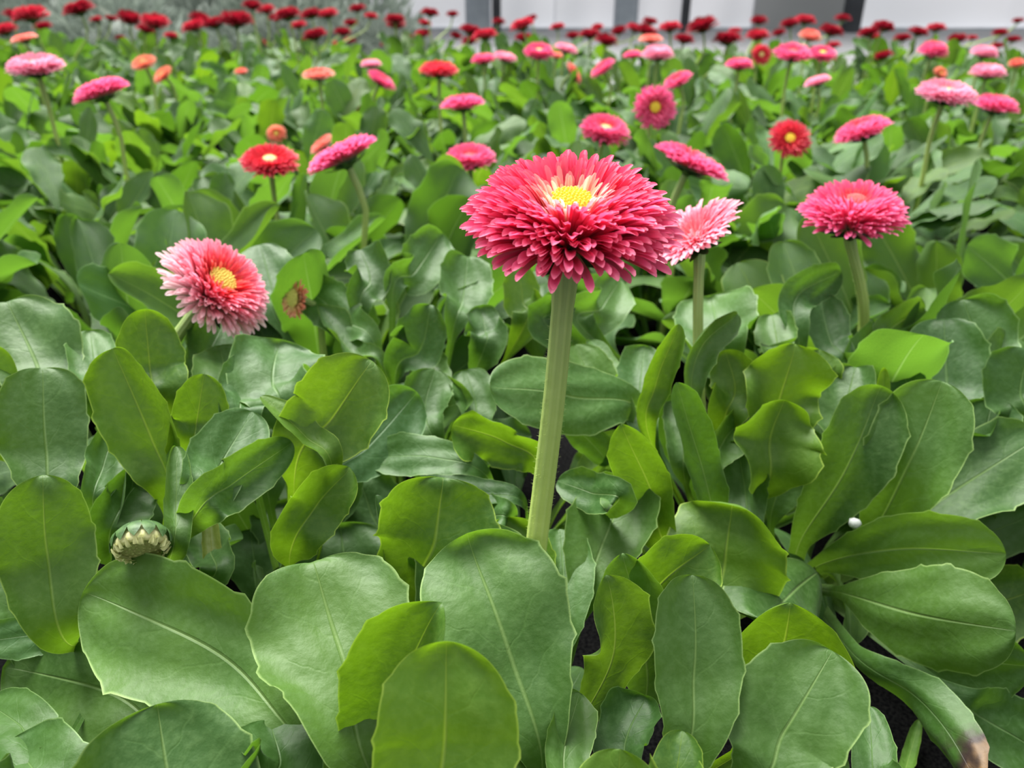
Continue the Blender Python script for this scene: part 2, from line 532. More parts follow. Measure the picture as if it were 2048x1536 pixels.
def add_rosette(root, n, zmax, r, low=False, avoid=None, size=1.0, bank=None):
    bank = bank or VAR
    a0 = r.uniform(0, 6.28)
    for i in range(n):
        f = i / max(1, n - 1)               # 0 outer .. 1 inner
        az = a0 + i * 2.39996 + r.uniform(-.25, .25)
        q = r.random()
        if low: kind = 'spread' if q < .7 else 'mid'
        elif f < .34: kind = 'spread' if q < .45 else ('mid' if q < .80 else 'curl')
        elif f < .7: kind = 'mid' if q < .5 else ('curl' if q < .9 else 'erect')
        else: kind = 'erect' if q < .35 else ('mid' if q < .65 else 'curl')
        me = r.choice(bank[kind])
        o = link('leaf', me, root)
        L = zmax * {'spread': 1.02, 'mid': 1.08, 'erect': 1.0, 'curl': 1.12}[kind] * r.uniform(.70, 1.18) * size
        o.scale = (L * r.uniform(.92, 1.12) * (1 if r.random() < .5 else -1), L, L)
        o.rotation_euler = (r.uniform(-.18, .18), r.uniform(-.35, .35), az - math.pi / 2)
        rr = r.uniform(0.006, 0.012)
        o.location = (math.cos(az) * rr, math.sin(az) * rr, 0.004)
        g = r.uniform(.85, 1.15); q = r.random()
        t = (.92, 1.0, 1.35) if q < .32 else ((1.1, 1.06, .65) if q < .42 else ((.66, .76, .80) if q < .72 else (1, 1, 1)))  # painted-in sky sheen dealt out at random; the rest plain
        o.color = (g * t[0], g * t[1], g * t[2], 1)

def hero_leaf(root, pts, w, roll=0, cup=0.5, wave=0.07, fold=0.0, tint=None, bm=0.66, start=None, wp=0.13,
              teeth=0.045, mat=None, seed=None, name='leaf', crown=True, twist=0, lean=None, tipc=None):
    """pts: (px, py, Y cm) from where the blade begins to its tip; w: widest width in photo pixels"""
    if lean is None:
        lean = 0.4 if (tint and tint[2] < .75) else (2.3 if (tint and tint[2] > 1.1) else 1.8)
        if tint and tint[0] < .8: lean = 1.0
    nP = len(pts) - 1
    P = [at_Y(x, y, (Y + lean * (i / nP) ** 1.3) / 100) for i, (x, y, Y) in enumerate(pts)]
    for p in P: p.z = max(p.z, 0.006)
    base = root.location.copy(); base.z += 0.006
    d = Vector((P[0].x - base.x, P[0].y - base.y, 0))
    if d.length > 1e-6: base = base + d.normalized() * min(0.010, d.length * .5)
    full = ([base] if crown else []) + P
    smp, L = spline(full, 44)
    b0 = ((P[0] - base).length / L * 0.96) if crown else 0.03
    b0 = min(0.62, max(0.04, b0))
    midp = P[len(P) // 2] if len(P) > 2 else (P[0] + P[1]) / 2
    depth = (midp - CAM).dot(FWD)
    halfw = 0.5 * w / FPX * depth
    view = (CAM - midp).normalized()
    # a leaf has no fixed orientation but across its blade: face the eye, then turn by roll
    def nf(u, T):
        N = (view - T * view.dot(T)).normalized()
        return Quaternion(T, math.radians(roll + twist * (u - 0.7))) @ N
    r = random.Random(seed if seed is not None else int(pts[0][0] * 7 + pts[-1][1] * 3))
    vs, fs, uv = leaf_arrays(smp, L, b0, halfw, nf, cup * r.uniform(1.1, 1.8), wave * 1.7, teeth, r, 52, 12, bm, wp, fold, tipc if tipc is not None else r.uniform(-.35, .35))
    loc = root.location
    me = mesh_from('leaf', [v - loc for v in vs], fs, mat or M_LEAF, uv)
    o = link(name, me, root)
    g = r.uniform(.92, 1.08)
    o.color = (*tint, 1) if tint else (g, g, g, 1)
    return o

def empty(name, loc, label=None, cat=None, group=None):
    e = bpy.data.objects.new(name, None)
    e.empty_display_size = 0.02
    COL.objects.link(e)
    e.location = loc
    return tag(e, label, cat, group)

# ------------------------------------------------------------------ flowers
def petal_shape(na, nl, wid, curl, tip_up, seed):
    """a strap petal of unit length along +Y, its face towards +Z, hollow along its length"""
    r = random.Random(seed)
    vs, uv = [], []
    tw = r.uniform(-.25, .25)
    for i in range(nl + 1):
        t = i / nl
        t = 1 - (1 - t) ** 2.3
        if t > .91: w = wid * math.sqrt(max(0.0, 1 - ((t - .91) / .093) ** 2))
        else: w = wid * lerp(.45, 1.0, smooth(t / .8))
        cy, cz = t, curl * t * t - .40 * tip_up * max(0.0, (t - .80) / .20) ** 2
        for j in range(na + 1):
            v = -1 + 2 * j / na
            x = v * w * .9; z = cz + (v * v) * w * .55
            a = tw * t
            vs.append((x * math.cos(a) - (z - cz) * math.sin(a), cy, cz + x * math.sin(a) + (z - cz) * math.cos(a)))
            uv.append((t, .5 + .5 * v))
    m = na + 1
    fs = [(i*m+j, i*m+j+1, (i+1)*m+j+1, (i+1)*m+j) for i in range(nl) for j in range(na)]
    return vs, fs, uv

PET_HI = [mesh_from('petal', *petal_shape(4, 7, .5, c, tu, s)[:2], M_PET, petal_shape(4, 7, .5, c, tu, s)[2])
          for s, (c, tu) in enumerate(((-.3, 1.0), (-.6, .6), (-.1, 1.3), (-.9, .5)))]
PET_MID = [petal_shape(4, 7, .5, c, tu, s) for s, (c, tu) in enumerate(((-.6, 1.0), (-1.2, .4), (-.2, 1.2)))]
PET_LO = [petal_shape(2, 4, .5, c, tu, s) for s, (c, tu) in enumerate(((-.2, .5), (-.5, .4), (0, .6)))]

def petal_layout(N, R, H, disc, droop, r, pw, cup_in=0.35):
    """petals over a dome: a list of (base point, tip point, width, rho) in the head's own frame"""
    out = []
    for i in range(N):
        f = (i + .5) / N
        rho = math.sqrt(lerp(disc * disc, 1.0, f))
        az = i * 2.399963 + r.uniform(-.12, .12)
        rho_j = rho * r.uniform(.93, 1.05)
        # dome profile with a hollow in the middle
        z = H * (1 - rho ** 3.4) - H * cup_in * math.exp(-((rho - disc) / .26) ** 2) - droop * max(0, rho - .72) ** 1.3 * 3
        z += r.uniform(-.05, .06)
        rb = .05 + .24 * f
        zb = -.24 + .06 * f
        ca, sa = math.cos(az), math.sin(az)
        base = Vector((ca * rb, sa * rb, zb)) * R
        a2 = az + r.uniform(-.13, .13)
        tip = Vector((math.cos(a2) * rho_j, math.sin(a2) * rho_j, z)) * R
        out.append((base, tip, pw * R * r.uniform(.85, 1.15) * lerp(.5, 1.0, min(1, f * 2.2)), rho))
    return out

def petal_matrix(base, tip, width, r):
    d = tip - base
    L = d.length
    Y = d / L
    up = Vector((0, 0, 1)) - Vector((tip.x, tip.y, 0)).normalized() * .15
    X = Y.cross(up).normalized()
    X = (Quaternion(Y, r.uniform(-.22, .22)) @ X)
    Z = X.cross(Y)
    M = Matrix(((X.x*width, Y.x*L, Z.x*width, base.x), (X.y*width, Y.y*L, Z.y*width, base.y), (X.z*width, Y.z*L, Z.z*width, base.z), (0, 0, 0, 1)))
    return M

def frame_from_normal(n):
    n = n.normalized()
    x = Vector((1, 0, 0)) - n * n.x
    if x.length < .2: x = Vector((0, 1, 0)) - n * n.y
    x.normalize()
    y = n.cross(x)
    return Matrix((x, y, n)).transposed()

def ramp(stops, t):
    if t <= stops[0][0]: return stops[0][1]
    for (a, ca), (b, cb) in zip(stops, stops[1:]):
        if t <= b:
            k = (t - a) / (b - a)
            return tuple(lerp(x, y, k) for x, y in zip(ca, cb))
    return stops[-1][1]

def disc_mesh(R, rad, zc, n_flor=70, bump=.10):
    """a low dome packed with tiny florets"""
    vs, fs = [], []
    def dome(c, rr, hh, seg=6):
        k = len(vs)
        vs.append((c[0], c[1], c[2] + hh))
        for ring, (q, hz) in enumerate(((.7, .7), (1.0, 0.0))):
            for i in range(seg):
                t = 2 * math.pi * i / seg
                vs.append((c[0] + math.cos(t)*rr*q, c[1] + math.sin(t)*rr*q, c[2] + hh*hz))
        for i in range(seg):
            j = (i + 1) % seg
            fs.append((k, k+1+i, k+1+j)); fs.append((k+1+i, k+1+seg+i, k+1+seg+j, k+1+j))
    dome((0, 0, zc - .04 * R), rad * 1.02, .05 * R, 20)
    for i in range(n_flor):
        q = math.sqrt((i + .5) / n_flor); a = i * 2.39996
        dome((math.cos(a)*rad*q, math.sin(a)*rad*q, zc + .03 * R * (1 - q*q) - .01 * R), rad * .095, bump * R * .25, 5)
    return vs, fs

def sepal_mesh(R, n=13, rad=.42, drop=.34):
    """the green cup under the head: pointed sepals round a swollen base"""
    vs, fs = [], []
    seg = 16
    prof = [(.07, -drop - .05), (.13, -drop + .01), (.24, -drop + .08), (rad * .8, -.20), (rad * .55, -.12)]
    for rr, z in prof:
        for i in range(seg):
            t = 2 * math.pi * i / seg
            vs.append((math.cos(t)*rr*R, math.sin(t)*rr*R, z*R))
    for j in range(len(prof) - 1):
        for i in range(seg):
            k = (i + 1) % seg
            fs.append((j*seg+i, j*seg+k, (j+1)*seg+k, (j+1)*seg+i))
    for s in range(n):
        t = 2 * math.pi * s / n; k = len(vs)
        ct, st = math.cos(t), math.sin(t)
        for rr, z, w in ((.16, -drop + .05, .055), (.36, -.26, .085), (.58, -.20, .06), (.72, -.16, .0)):
            for sg in (-1, 1):
                vs.append(((ct*rr - st*w*sg)*R, (st*rr + ct*w*sg)*R, (z - .02)*R))
        for i in range(3):
            fs.append((k+2*i, k+2*i+1, k+2*i+3, k+2*i+2))
    return vs, fs

def tube(pts, radii, seg=12, cap=True):
    n = len(pts)
    vs, fs, uv = [], [], []
    T0 = (pts[1] - pts[0]).normalized()
    N = Vector((1, 0, 0)); N = (N - T0 * N.dot(T0)).normalized()
    for i in range(n):
        T = (pts[min(n-1, i+1)] - pts[max(0, i-1)]).normalized()
        N = (N - T * N.dot(T)).normalized(); B = T.cross(N)
        for k in range(seg + 1):
            a = 2 * math.pi * k / seg
            vs.append(pts[i] + (N * math.cos(a) + B * math.sin(a)) * radii[i])
            uv.append((i / (n - 1), k / seg))
    m = seg + 1
    for i in range(n - 1):
        for k in range(seg):
            fs.append((i*m+k, i*m+k+1, (i+1)*m+k+1, (i+1)*m+k))
    return vs, fs, uv

FLOWERS_BUILT = 0
SHARED_HEADS = {}
def flower(root, c, nrm, R, palette, disc_col, style='joined', N=150, H=.40, disc=.20, droop=.10, pw=.16,
           stem_pts=None, stem_r=None, label=None, seed=1, stem_bend=None, cup_in=.35, shared=None):
    """one bloom of a plant: flower_stem and flower_head (petals, disc, sepal_cup)"""
    r = random.Random(seed)
    loc = root.location
    n = nrm.normalized()
    Mr = frame_from_normal(n)
    # stem from the crown to under the head
    neck = c - n * (R * .36)
    base = loc + Vector((0, 0, .004))
    if stem_pts is None:
        mid = base.lerp(neck, .55) + Vector((neck.x - base.x, neck.y - base.y, 0)) * -.12
        bend = neck - n * (R * .9)
        pts = [base, mid, bend.lerp(mid, .15), neck]
    else:
        pts = [base] + stem_pts + [neck]
    smp, L = spline(pts, 20)
    sr = stem_r or max(.0016, R * .085)
    ns = 26 if style == 'single' else 10
    sp = [smp(i / ns) for i in range(ns + 1)]
    rad = [sr * lerp(1.10, .92, i / ns) * (1.0 if i < ns - 1 else 1.18) for i in range(ns + 1)]
    v, f, uv = tube(sp, rad, 16 if style == 'single' else 8)
    stem = link('flower_stem', mesh_from('flower_stem', [p - loc for p in v], f, M_STEM, uv), root)
    if style == 'single':
        # short fine hairs all over the stem
        hv, hf = [], []
        for i in range(1500):
            s = r.uniform(.15, .985)
            c0 = smp(s); T = (smp(min(1, s + .01)) - smp(s - .01)).normalized()
            rd = Vector((r.gauss(0, 1), r.gauss(0, 1), r.gauss(0, 1))); rd = (rd - T * rd.dot(T)).normalized()
            p0 = c0 + rd * sr * .96 - loc
            d = (rd + T * r.uniform(-.1, .5)).normalized() * r.uniform(.0004, .0009)
            sd = T.cross(rd) * .00003
            k = len(hv); hv += [p0 - sd, p0 + sd, p0 + d]; hf.append((k, k + 1, k + 2))
        link('stem_hairs', mesh_from('stem_hairs', hv, hf, M_STEM, [(.5, .5)] * len(hv)), stem)['kind'] = 'stuff'
    head = bpy.data.objects.new('flower_head', None)
    head.empty_display_size = R
    COL.objects.link(head)
    head.parent = root
    head.location = c - loc
    head.rotation_mode = 'QUATERNION'
    head.rotation_quaternion = Mr.to_quaternion()
    if label: head['label'] = label
    if style == 'single':
        lay = petal_layout(N, R, H, disc, droop, r, pw, cup_in)
        fill, lay = lay[:max(0, N - 299)], lay[max(0, N - 299):]
        if fill:
            V, F, U, C = [], [], [], []
            for base_p, tip, w, rho in fill:
                M = petal_matrix(base_p, tip, w, r)
                pv, pf, pu = r.choice(PET_MID)
                k0 = len(V)
                k = r.uniform(.90, 1.08); cc = [min(1, x * k) for x in ramp(palette, rho)]
                for q in pv: V.append(M @ Vector(q)); C.append(cc)
                U.extend(pu)
                F.extend([tuple(k0 + i for i in ff) for ff in pf])
            link('inner_petals', mesh_from('inner_petals', V, F, M_PETV, U, C), head)['kind'] = 'stuff'
        for base_p, tip, w, rho in lay:
            o = link('petal', r.choice(PET_HI), head)
            o.matrix_basis = petal_matrix(base_p, tip, w, r)
            k = r.uniform(.90, 1.08)
            cc = ramp(palette, rho)
            o.color = (min(1, cc[0]*k), min(1, cc[1]*k), min(1, cc[2]*k), 1)
    else:
        key = shared
        if key is not None and key in SHARED_HEADS:
            me = SHARED_HEADS[key]
            sc = R / SHARED_HEADS[(key, 'R')]
        else:
            V, F, U, C = [], [], [], []
            for base_p, tip, w, rho in petal_layout(N, R, H, disc, droop, r, pw, cup_in):
                M = petal_matrix(base_p, tip, w, r)
                pv, pf, pu = r.choice(PET_LO)
                k0 = len(V)
                k = r.uniform(.90, 1.08); cc = [min(1, x * k) for x in ramp(palette, rho)]
                for q in pv: V.append(M @ Vector(q)); C.append(cc)
                U.extend(pu)
                F.extend([tuple(k0 + i for i in ff) for ff in pf])
            me = mesh_from('petals', V, F, M_PETV, U, C)
            sc = 1.0
            if key is not None: SHARED_HEADS[key] = me; SHARED_HEADS[(key, 'R')] = R
        o = link('petals', me, head)
        o.scale = (sc, sc, sc)
        o['kind'] = 'stuff'
    zc = (H * (1 - disc ** 3.4) - H * cup_in * 1.35) * R
    v, f = disc_mesh(R, R * disc * 1.05, zc, 70 if style == 'single' else 24)
    if disc_col:
        d = link('flower_disc', mesh_from('flower_disc', v, f, M_DISC), head)
        d.color = (*disc_col, 1)
    v, f = sepal_mesh(R)
    link('sepal_cup', mesh_from('sepal_cup', v, f, M_SEPAL), head)
    return head

# palettes: colour against distance from the centre of the head (linear rgb)
P_ROSE = [(0, (.95, .80, .55)), (.24, (.93, .62, .48)), (.34, (.88, .24, .28)), (.45, (.82, .085, .19)), (.65, (.82, .08, .21)), (1, (.84, .11, .28))]
P_PINKRED = [(0, (.88, .30, .12)), (.36, (.86, .07, .09)), (.46, (.88, .13, .18)), (.60, (.91, .26, .38)), (.8, (.94, .48, .58)), (1, (.96, .74, .77))]
P_HOTPINK = [(0, (.80, .07, .08)), (.28, (.84, .10, .14)), (.40, (.87, .13, .29)), (1, (.88, .14, .36))]
P_PALE = [(0, (.86, .20, .22)), (.4, (.88, .24, .32)), (.7, (.90, .34, .46)), (1, (.92, .46, .56))]
P_RED = [(0, (.76, .03, .05)), (.6, (.76, .03, .06)), (1, (.80, .07, .14))]
P_LPINK = [(0, (.90, .50, .40)), (.3, (.90, .36, .48)), (1, (.90, .36, .54))]
P_CORAL = [(0, (.85, .18, .10)), (.5, (.88, .20, .16)), (1, (.90, .42, .36))]
P_SALMON = [(0, (.86, .42, .16)), (.5, (.88, .30, .18)), (1, (.90, .36, .26))]
P_DARK = [(0, (.24, .006, .014)), (.5, (.26, .006, .016)), (1, (.32, .012, .030))]
P_CRIM = [(0, (.42, .012, .02)), (.5, (.44, .012, .03)), (1, (.50, .03, .06))]
YEL = (.95, .72, .05); CREAM = (.95, .72, .30); LEMON = (.86, .66, .13)
# ------------------------------------------------------------------ near plants, leaf by leaf
def ground(px, py, z=0.0): return at_z(px, py, z)

GP = 'daisy plants of the bed'
plantA = empty('daisy_plant', ground(1010, 1740), 'daisy plant with the largest rose-pink bloom on a thick upright stem, front centre', 'plant', GP)
plantC = empty('daisy_plant', ground(1590, 1165), 'daisy rosette of long glossy spoon-shaped leaves without bloom at the right front', 'plant', GP)
plantH = empty('daisy_plant', ground(1430, 1085), 'daisy plant whose pale pink bloom is half hidden behind the largest rose-pink bloom', 'plant', GP)
plantD = empty('daisy_plant', ground(1040, 1110), 'leafy daisy plant just behind the thick stem of the largest bloom', 'plant', GP)
plantE = empty('daisy_plant', ground(270, 1230), 'daisy plant at the left front with a cream half-open bud among its leaves', 'plant', GP)
plantE2 = empty('daisy_plant', ground(590, 1215), 'leafy plant with bright yellow-green leaves between the cream bud and the thick stem', 'plant', GP)
plantF = empty('daisy_plant', ground(270, 1050), 'daisy plant with a white-tipped pink bloom tilted to the right', 'plant', GP)
plantW = empty('daisy_plant', ground(2010, 1130), 'leafy daisy plant with rounded leaves at the right edge, behind the glossy rosette', 'plant', GP)

Y_ = (1.18, 1.12, .55)      # yellowish: light shining through from behind, put into the leaf colour
G_ = (.92, .98, 1.15)       # bluish: sky reflection put into the leaf colour
D_ = (.72, .80, .80)        # dark green; on leaves deep in the gaps, shade put into the colour
H = hero_leaf
A = plantA
H(A, [(640,1520,10.8),(440,1310,12.2),(165,1185,13.2)], 285, -12, .35, .04, bm=.68, lean=1.2)
H(A, [(750,1560,9.9),(690,1330,10.8),(625,1126,11.9)], 330, 8, .30, .05, bm=.68)
H(A, [(1085,1540,10.6),(1020,1310,11.4),(935,1066,12.4)], 310, 6, .25, .05, bm=.68)
H(A, [(770,1600,10.2),(790,1400,10.5),(885,1205,11.0)], 235, -18, .8, .03, tint=Y_, fold=.15)
H(A, [(885,1680,8.3),(890,1470,8.6),(893,1282,9.1)], 300, 0, .30, .015, tint=(1.35,1.25,.6), bm=.61, teeth=.035)  # stronger yellow tint paints in the backlight
H(A, [(1340,1560,10.0),(1390,1340,10.7),(1385,1150,11.6)], 195, 10, .5, .03, bm=.66, lean=1.0)
H(A, [(1470,1600,9.6),(1570,1460,10.0),(1665,1302,10.8)], 245, 0, .3, .03, bm=.64, lean=.5)
H(A, [(1490,1500,11.8),(1555,1360,12.2),(1580,1205,12.6)], 285, 14, .5, .08, tint=(1.3,1.2,.5), lean=0)
H(A, [(390,1740,8.4),(345,1590,8.7),(315,1408,9.3)], 345, 5, .2, .05, lean=1.0)
H(A, [(420,1530,12.4),(230,1390,13.4),(5,1335,14.0)], 240, -10, .25, .04, lean=1.0)
H(A, [(1330,1620,9.0),(1352,1545,9.2),(1365,1462,9.6)], 120, 0, .5, .06, tint=Y_)
H(A, [(1230,1680,8.6),(1235,1600,8.8),(1240,1498,9.0)], 210, 0, .4, .16, tint=Y_)
H(A, [(1150,1470,12.8),(1230,1310,13.4),(1212,1150,13.8)], 150, 30, .5, .16, lean=.3, tint=(1.15,1.05,.8))
H(A, [(1275,1440,14.0),(1285,1270,14.4),(1245,1106,14.9)], 165, -8, .7, .04, lean=.6)
H(A, [(1270,1260,15.2),(1320,1170,15.5),(1420,1090,15.9)], 170, 15, .5, .08, tint=Y_, lean=0)
H(A, [(1115,1330,14.9),(1128,1190,15.2),(1120,1058,15.8)], 130, 5, .5, .04, tint=G_)
H(A, [(1160,1230,16.0),(1200,1100,16.6),(1260,964,17.6)], 190, -5, .45, .05)
H(A, [(840,1230,15.5),(870,1080,16.1),(885,955,16.9)], 265, 8, .5, .06, tint=Y_, bm=.66)
H(A, [(905,1270,15.0),(925,1150,15.4),(940,1040,15.9)], 250, 0, .4, .05)
H(A, [(800,1260,15.3),(778,1120,15.6),(752,990,16.1)], 64, 40, .7, .06, tint=D_)
H(A, [(1020,1290,16.0),(1035,1180,16.6),(1010,1035,17.6)], 180, 0, .5, .05, tint=Y_)
H(A, [(560,1640,9.6),(560,1520,9.9),(540,1440,10.3)], 190, 20, .5, .08, tint=D_)
H(A, [(1120,1640,9.6),(1130,1500,9.9),(1160,1385,10.4)], 110, 20, .5, .08)
H(A, [(1000,1680,9.4),(1060,1560,9.6),(1075,1480,9.9)], 150, 20, .5, .08)
H(A, [(1230,1600,10.6),(1250,1480,10.9),(1290,1390,11.3)], 150, -20, .7, .10, tint=D_)
H(A, [(1740,1640,10.2),(1745,1530,10.6),(1738,1412,11.4)], 90, 10, .4, .05, tint=D_)
H(A, [(120,1660,9.6),(80,1560,10.0),(20,1480,10.6)], 200, 0, .4, .08, tint=D_)
H(A, [(1560,1660,8.9),(1610,1600,9.1),(1700,1540,9.4)], 130, 0, .4, .06)

C = plantC
H(C, [(1600,1085,20.8),(1690,945,19.8),(1765,772,19.6)], 165, 14, .45, .05, bm=.68, wp=.24)
H(C, [(1730,1085,20.4),(1815,935,19.4),(1885,763,19.3)], 185, -6, .35, .05, bm=.68, wp=.2)
H(C, [(1740,1115,20.6),(1900,985,20.4),(2080,880,20.4)], 180, -15, .3, .06, wp=.2)
H(C, [(1640,1130,20.2),(1800,1098,18.4),(2012,1108,17.0)], 150, 15, .2, .05, bm=.68, wp=.24, lean=0)
H(C, [(1680,1185,19.0),(1830,1228,16.6),(2032,1262,15.0)], 215, 5, -.3, .05, bm=.66, lean=0)
H(C, [(1635,1145,19.2),(1590,1180,17.2),(1530,1240,15.2)], 230, -5, -.4, .06, lean=0)
H(C, [(1750,1240,18.8),(1890,1310,17.2),(2060,1330,16.2)], 150, 20, .2, .04, tint=D_, lean=0)
H(C, [(1710,1312,16.8),(1840,1400,15.0),(1965,1570,12.4)], 120, 35, -.5, .05, tint=D_, mat=M_SCORCH, name='leaf', wp=.4, lean=0)
H(C, [(1880,1370,16.0),(1970,1440,14.4),(2090,1560,12.6)], 160, -20, .2, .06, tint=G_)
H(C, [(1445,1230,16.8),(1450,1120,17.2),(1462,1010,17.6)], 250, -5, .3, .22, tint=Y_, lean=0, tipc=-.5)
H(C, [(1800,1560,13.6),(1808,1545,13.7),(1812,1518,13.9)], 36, 0, .6, .02, tint=(2.2,1.9,1.6), wp=.3)
H(C, [(1540,1050,22.0),(1570,950,22.2),(1610,850,22.6)], 140, 0, .4, .06, tint=D_)
H(C, [(1820,1160,21.5),(1930,1090,21.8),(2060,1030,22)], 120, 10, .3, .06, tint=D_)
H(C, [(1840,1235,19.5),(1960,1215,19.5),(2080,1180,19.5)], 150, 10, .3, .06, tint=Y_)
H(C, [(1700,1150,21.8),(1730,1040,22.6),(1700,960,23)], 90, 30, .5, .06, tint=D_)

Hh = plantH
H(Hh, [(1430,1050,20.0),(1402,925,19.4),(1352,765,19.3)], 95, 20, .7, .12, tint=D_, wp=.3)
H(Hh, [(1335,1090,18.6),(1300,980,18.6),(1243,848,18.7)], 125, -15, .6, .08, tint=Y_, wp=.3)
H(Hh, [(1540,910,22.2),(1560,800,22.2),(1590,688,22.6)], 185, 15, .7, .22, tint=Y_)
H(Hh, [(1530,980,20.8),(1545,880,20.8),(1570,800,21.0)], 205, 25, .9, .16, tint=Y_)
H(Hh, [(1300,880,21.4),(1312,770,21.4),(1358,648,21.6)], 80, 10, .8, .04, tint=Y_)
H(Hh, [(1385,830,22.2),(1400,700,22.4),(1475,628,22.4)], 85, 30, .7, .08)
H(Hh, [(1670,930,21.9),(1690,820,22.3),(1712,735,22.6)], 125, -10, .6, .10)
H(Hh, [(1763,870,21.6),(1765,800,21.7),(1768,735,21.8)], 40, 0, .8, .02, tint=(1.4,1.25,.5))
H(Hh, [(1850,880,22.8),(1830,810,23.0),(1803,738,23.2)], 80, 0, .5, .06, tint=G_)
H(Hh, [(1420,960,20.8),(1450,880,21.0),(1500,830,21.2)], 90, 30, .6, .10)
H(Hh, [(1490,1080,19.8),(1490,980,20.4),(1470,880,20.8)], 120, -10, .6, .08, tint=D_)
H(Hh, [(1370,960,21.6),(1370,860,22.0),(1360,800,22.3)], 100, 0, .5, .08)
H(Hh, [(1640,1000,22.6),(1640,900,23),(1640,820,23.4)], 120, 0, .5, .08, tint=D_)
H(Hh, [(1445,860,22.6),(1470,780,22.8),(1450,700,23.4)], 110, 0, .6, .10, tint=Y_)
H(Hh, [(1310,900,22.6),(1280,800,23),(1290,690,24)], 110, 0, .4, .08, tint=G_)
H(Hh, [(1600,860,24.0),(1620,760,24.2),(1640,700,24.6)], 110, 20, .5, .12, tint=Y_)

Dd = plantD
H(Dd, [(1275,838,23.6),(1140,790,22.0),(980,772,20.6)], 165, 24, -.15, .04, lean=.6, tint=(1.1,1.1,1.2), bm=.61)
H(Dd, [(1080,945,20.6),(1010,885,20.4),(905,850,20.2)], 125, -25, .7, .20, tint=Y_)
H(Dd, [(980,960,20.2),(870,915,19.4),(740,915,18.8)], 95, 25, .2, .08, tint=G_)
H(Dd, [(1050,1010,19.2),(960,985,18.7),(830,965,18.2)], 70, 35, .2, .08, tint=D_)
H(Dd, [(1230,1010,17.8),(1180,985,17.6),(1115,962,17.4)], 85, 10, .3, .08)
H(Dd, [(1120,835,23.6),(1170,875,22.4),(1222,930,20.8)], 70, 20, -.2, .06, tint=G_)
H(Dd, [(1245,860,23.0),(1195,780,23.3),(1150,690,23.8)], 105, 15, .6, .06)
H(Dd, [(1290,870,23.4),(1235,770,24.2),(1180,680,25.0)], 70, 40, .3, .10, tint=G_)
H(Dd, [(1020,1040,18.2),(970,1030,17.9),(900,1000,17.6)], 90, 15, .2, .10, tint=G_)
H(Dd, [(880,900,23.0),(850,820,23.6),(870,740,24.4)], 110, 0, .6, .08, tint=D_)
H(Dd, [(960,880,23.8),(950,800,24.4),(930,740,25.0)], 100, 10, .6, .10, tint=D_)

E = plantE
H(E, [(120,1040,17.6),(92,890,17.9),(85,737,18.5)], 175, 0, .35, .05, bm=.64)
H(E, [(140,1290,14.6),(95,1110,15.1),(85,950,15.8)], 185, 0, .35, .04, tint=(1.02,1.0,.7), bm=.64)
H(E, [(190,1040,17.2),(208,930,17.4),(238,848,17.8)], 90, 20, .5, .06, tint=G_)
H(E, [(340,1020,18.2),(305,880,18.4),(225,697,19.2)], 175, -25, .6, .06, tint=Y_)
H(E, [(340,1120,15.2),(352,1000,15.3),(352,893,15.7)], 70, 15, .9, .03, wp=.3)
H(E, [(395,1020,16.6),(445,920,16.9),(505,824,17.3)], 140, -5, .35, .05, tint=G_)
H(E, [(385,1040,15.8),(470,965,16.0),(585,885,16.3)], 110, 12, .3, .05, wp=.2)
H(E, [(375,930,18.8),(395,840,19.0),(408,748,19.4)], 120, 10, .6, .06, tint=Y_)
H(E, [(80,1330,15.6),(55,1210,16.2),(10,1085,16.8)], 160, 0, .4, .05, tint=D_)
H(E, [(190,1262,16.4),(80,1268,15.6),(-40,1285,15.0)], 85, 10, .1, .03, tint=(.95,1.05,1.4), lean=0)
H(E, [(110,1520,11.4),(40,1450,11.7),(-30,1400,12.1)], 120, 10, .3, .06, tint=D_)
H(E, [(240,1200,16.2),(245,1090,16.6),(275,900,17.6)], 90, 35, .6, .08, tint=D_)
H(E, [(220,1100,16.8),(250,1000,17.2),(300,945,17.6)], 120, 10, .5, .10, tint=D_)
H(E, [(420,1160,16.4),(420,1100,16.7),(405,1045,17.0)], 90, 0, .5, .06)

E2 = plantE2
H(E2, [(590,945,18.2),(665,835,18.4),(745,722,19.0)], 195, -6, .4, .05, tint=(1.25,1.15,.6))
H(E2, [(665,960,17.7),(610,870,17.9),(522,793,18.3)], 70, 40, .5, .05, tint=Y_)
H(E2, [(580,1110,16.6),(635,1010,16.7),(700,935,17.0)], 130, 10, .6, .08, tint=Y_)
H(E2, [(640,985,19.6),(740,890,20.0),(835,785,20.6)], 140, 5, .25, .04, tint=(.95,1.05,1.5), wp=.3)
H(E2, [(520,1210,19.6),(510,1130,19.9),(500,1058,20.3)], 120, 0, .4, .05, tint=D_)
H(E2, [(700,1230,18.8),(690,1130,19.2),(680,1045,19.6)], 200, 0, .3, .05, tint=D_)
H(E2, [(490,880,19.6),(485,790,19.8),(505,722,20.2)], 120, 10, .5, .06, tint=G_)
H(E2, [(570,850,20.4),(545,760,20.6),(560,678,21.2)], 190, 0, .4, .08, tint=G_)
H(E2, [(540,1010,21.6),(530,930,21.9),(550,860,22.3)], 130, 0, .5, .06, tint=D_)
H(E2, [(430,1230,16.0),(425,1130,16.3),(418,1020,16.8)], 40, 0, .6, .02, tint=(1.6,1.0,.8), wp=.5)
H(E2, [(760,1100,22.2),(740,1020,22.6),(720,960,23.0)], 140, 0, .4, .06, tint=D_)
H(E2, [(590,1140,21.0),(580,1060,21.2),(560,1000,21.6)], 150, 0, .4, .06, tint=D_)

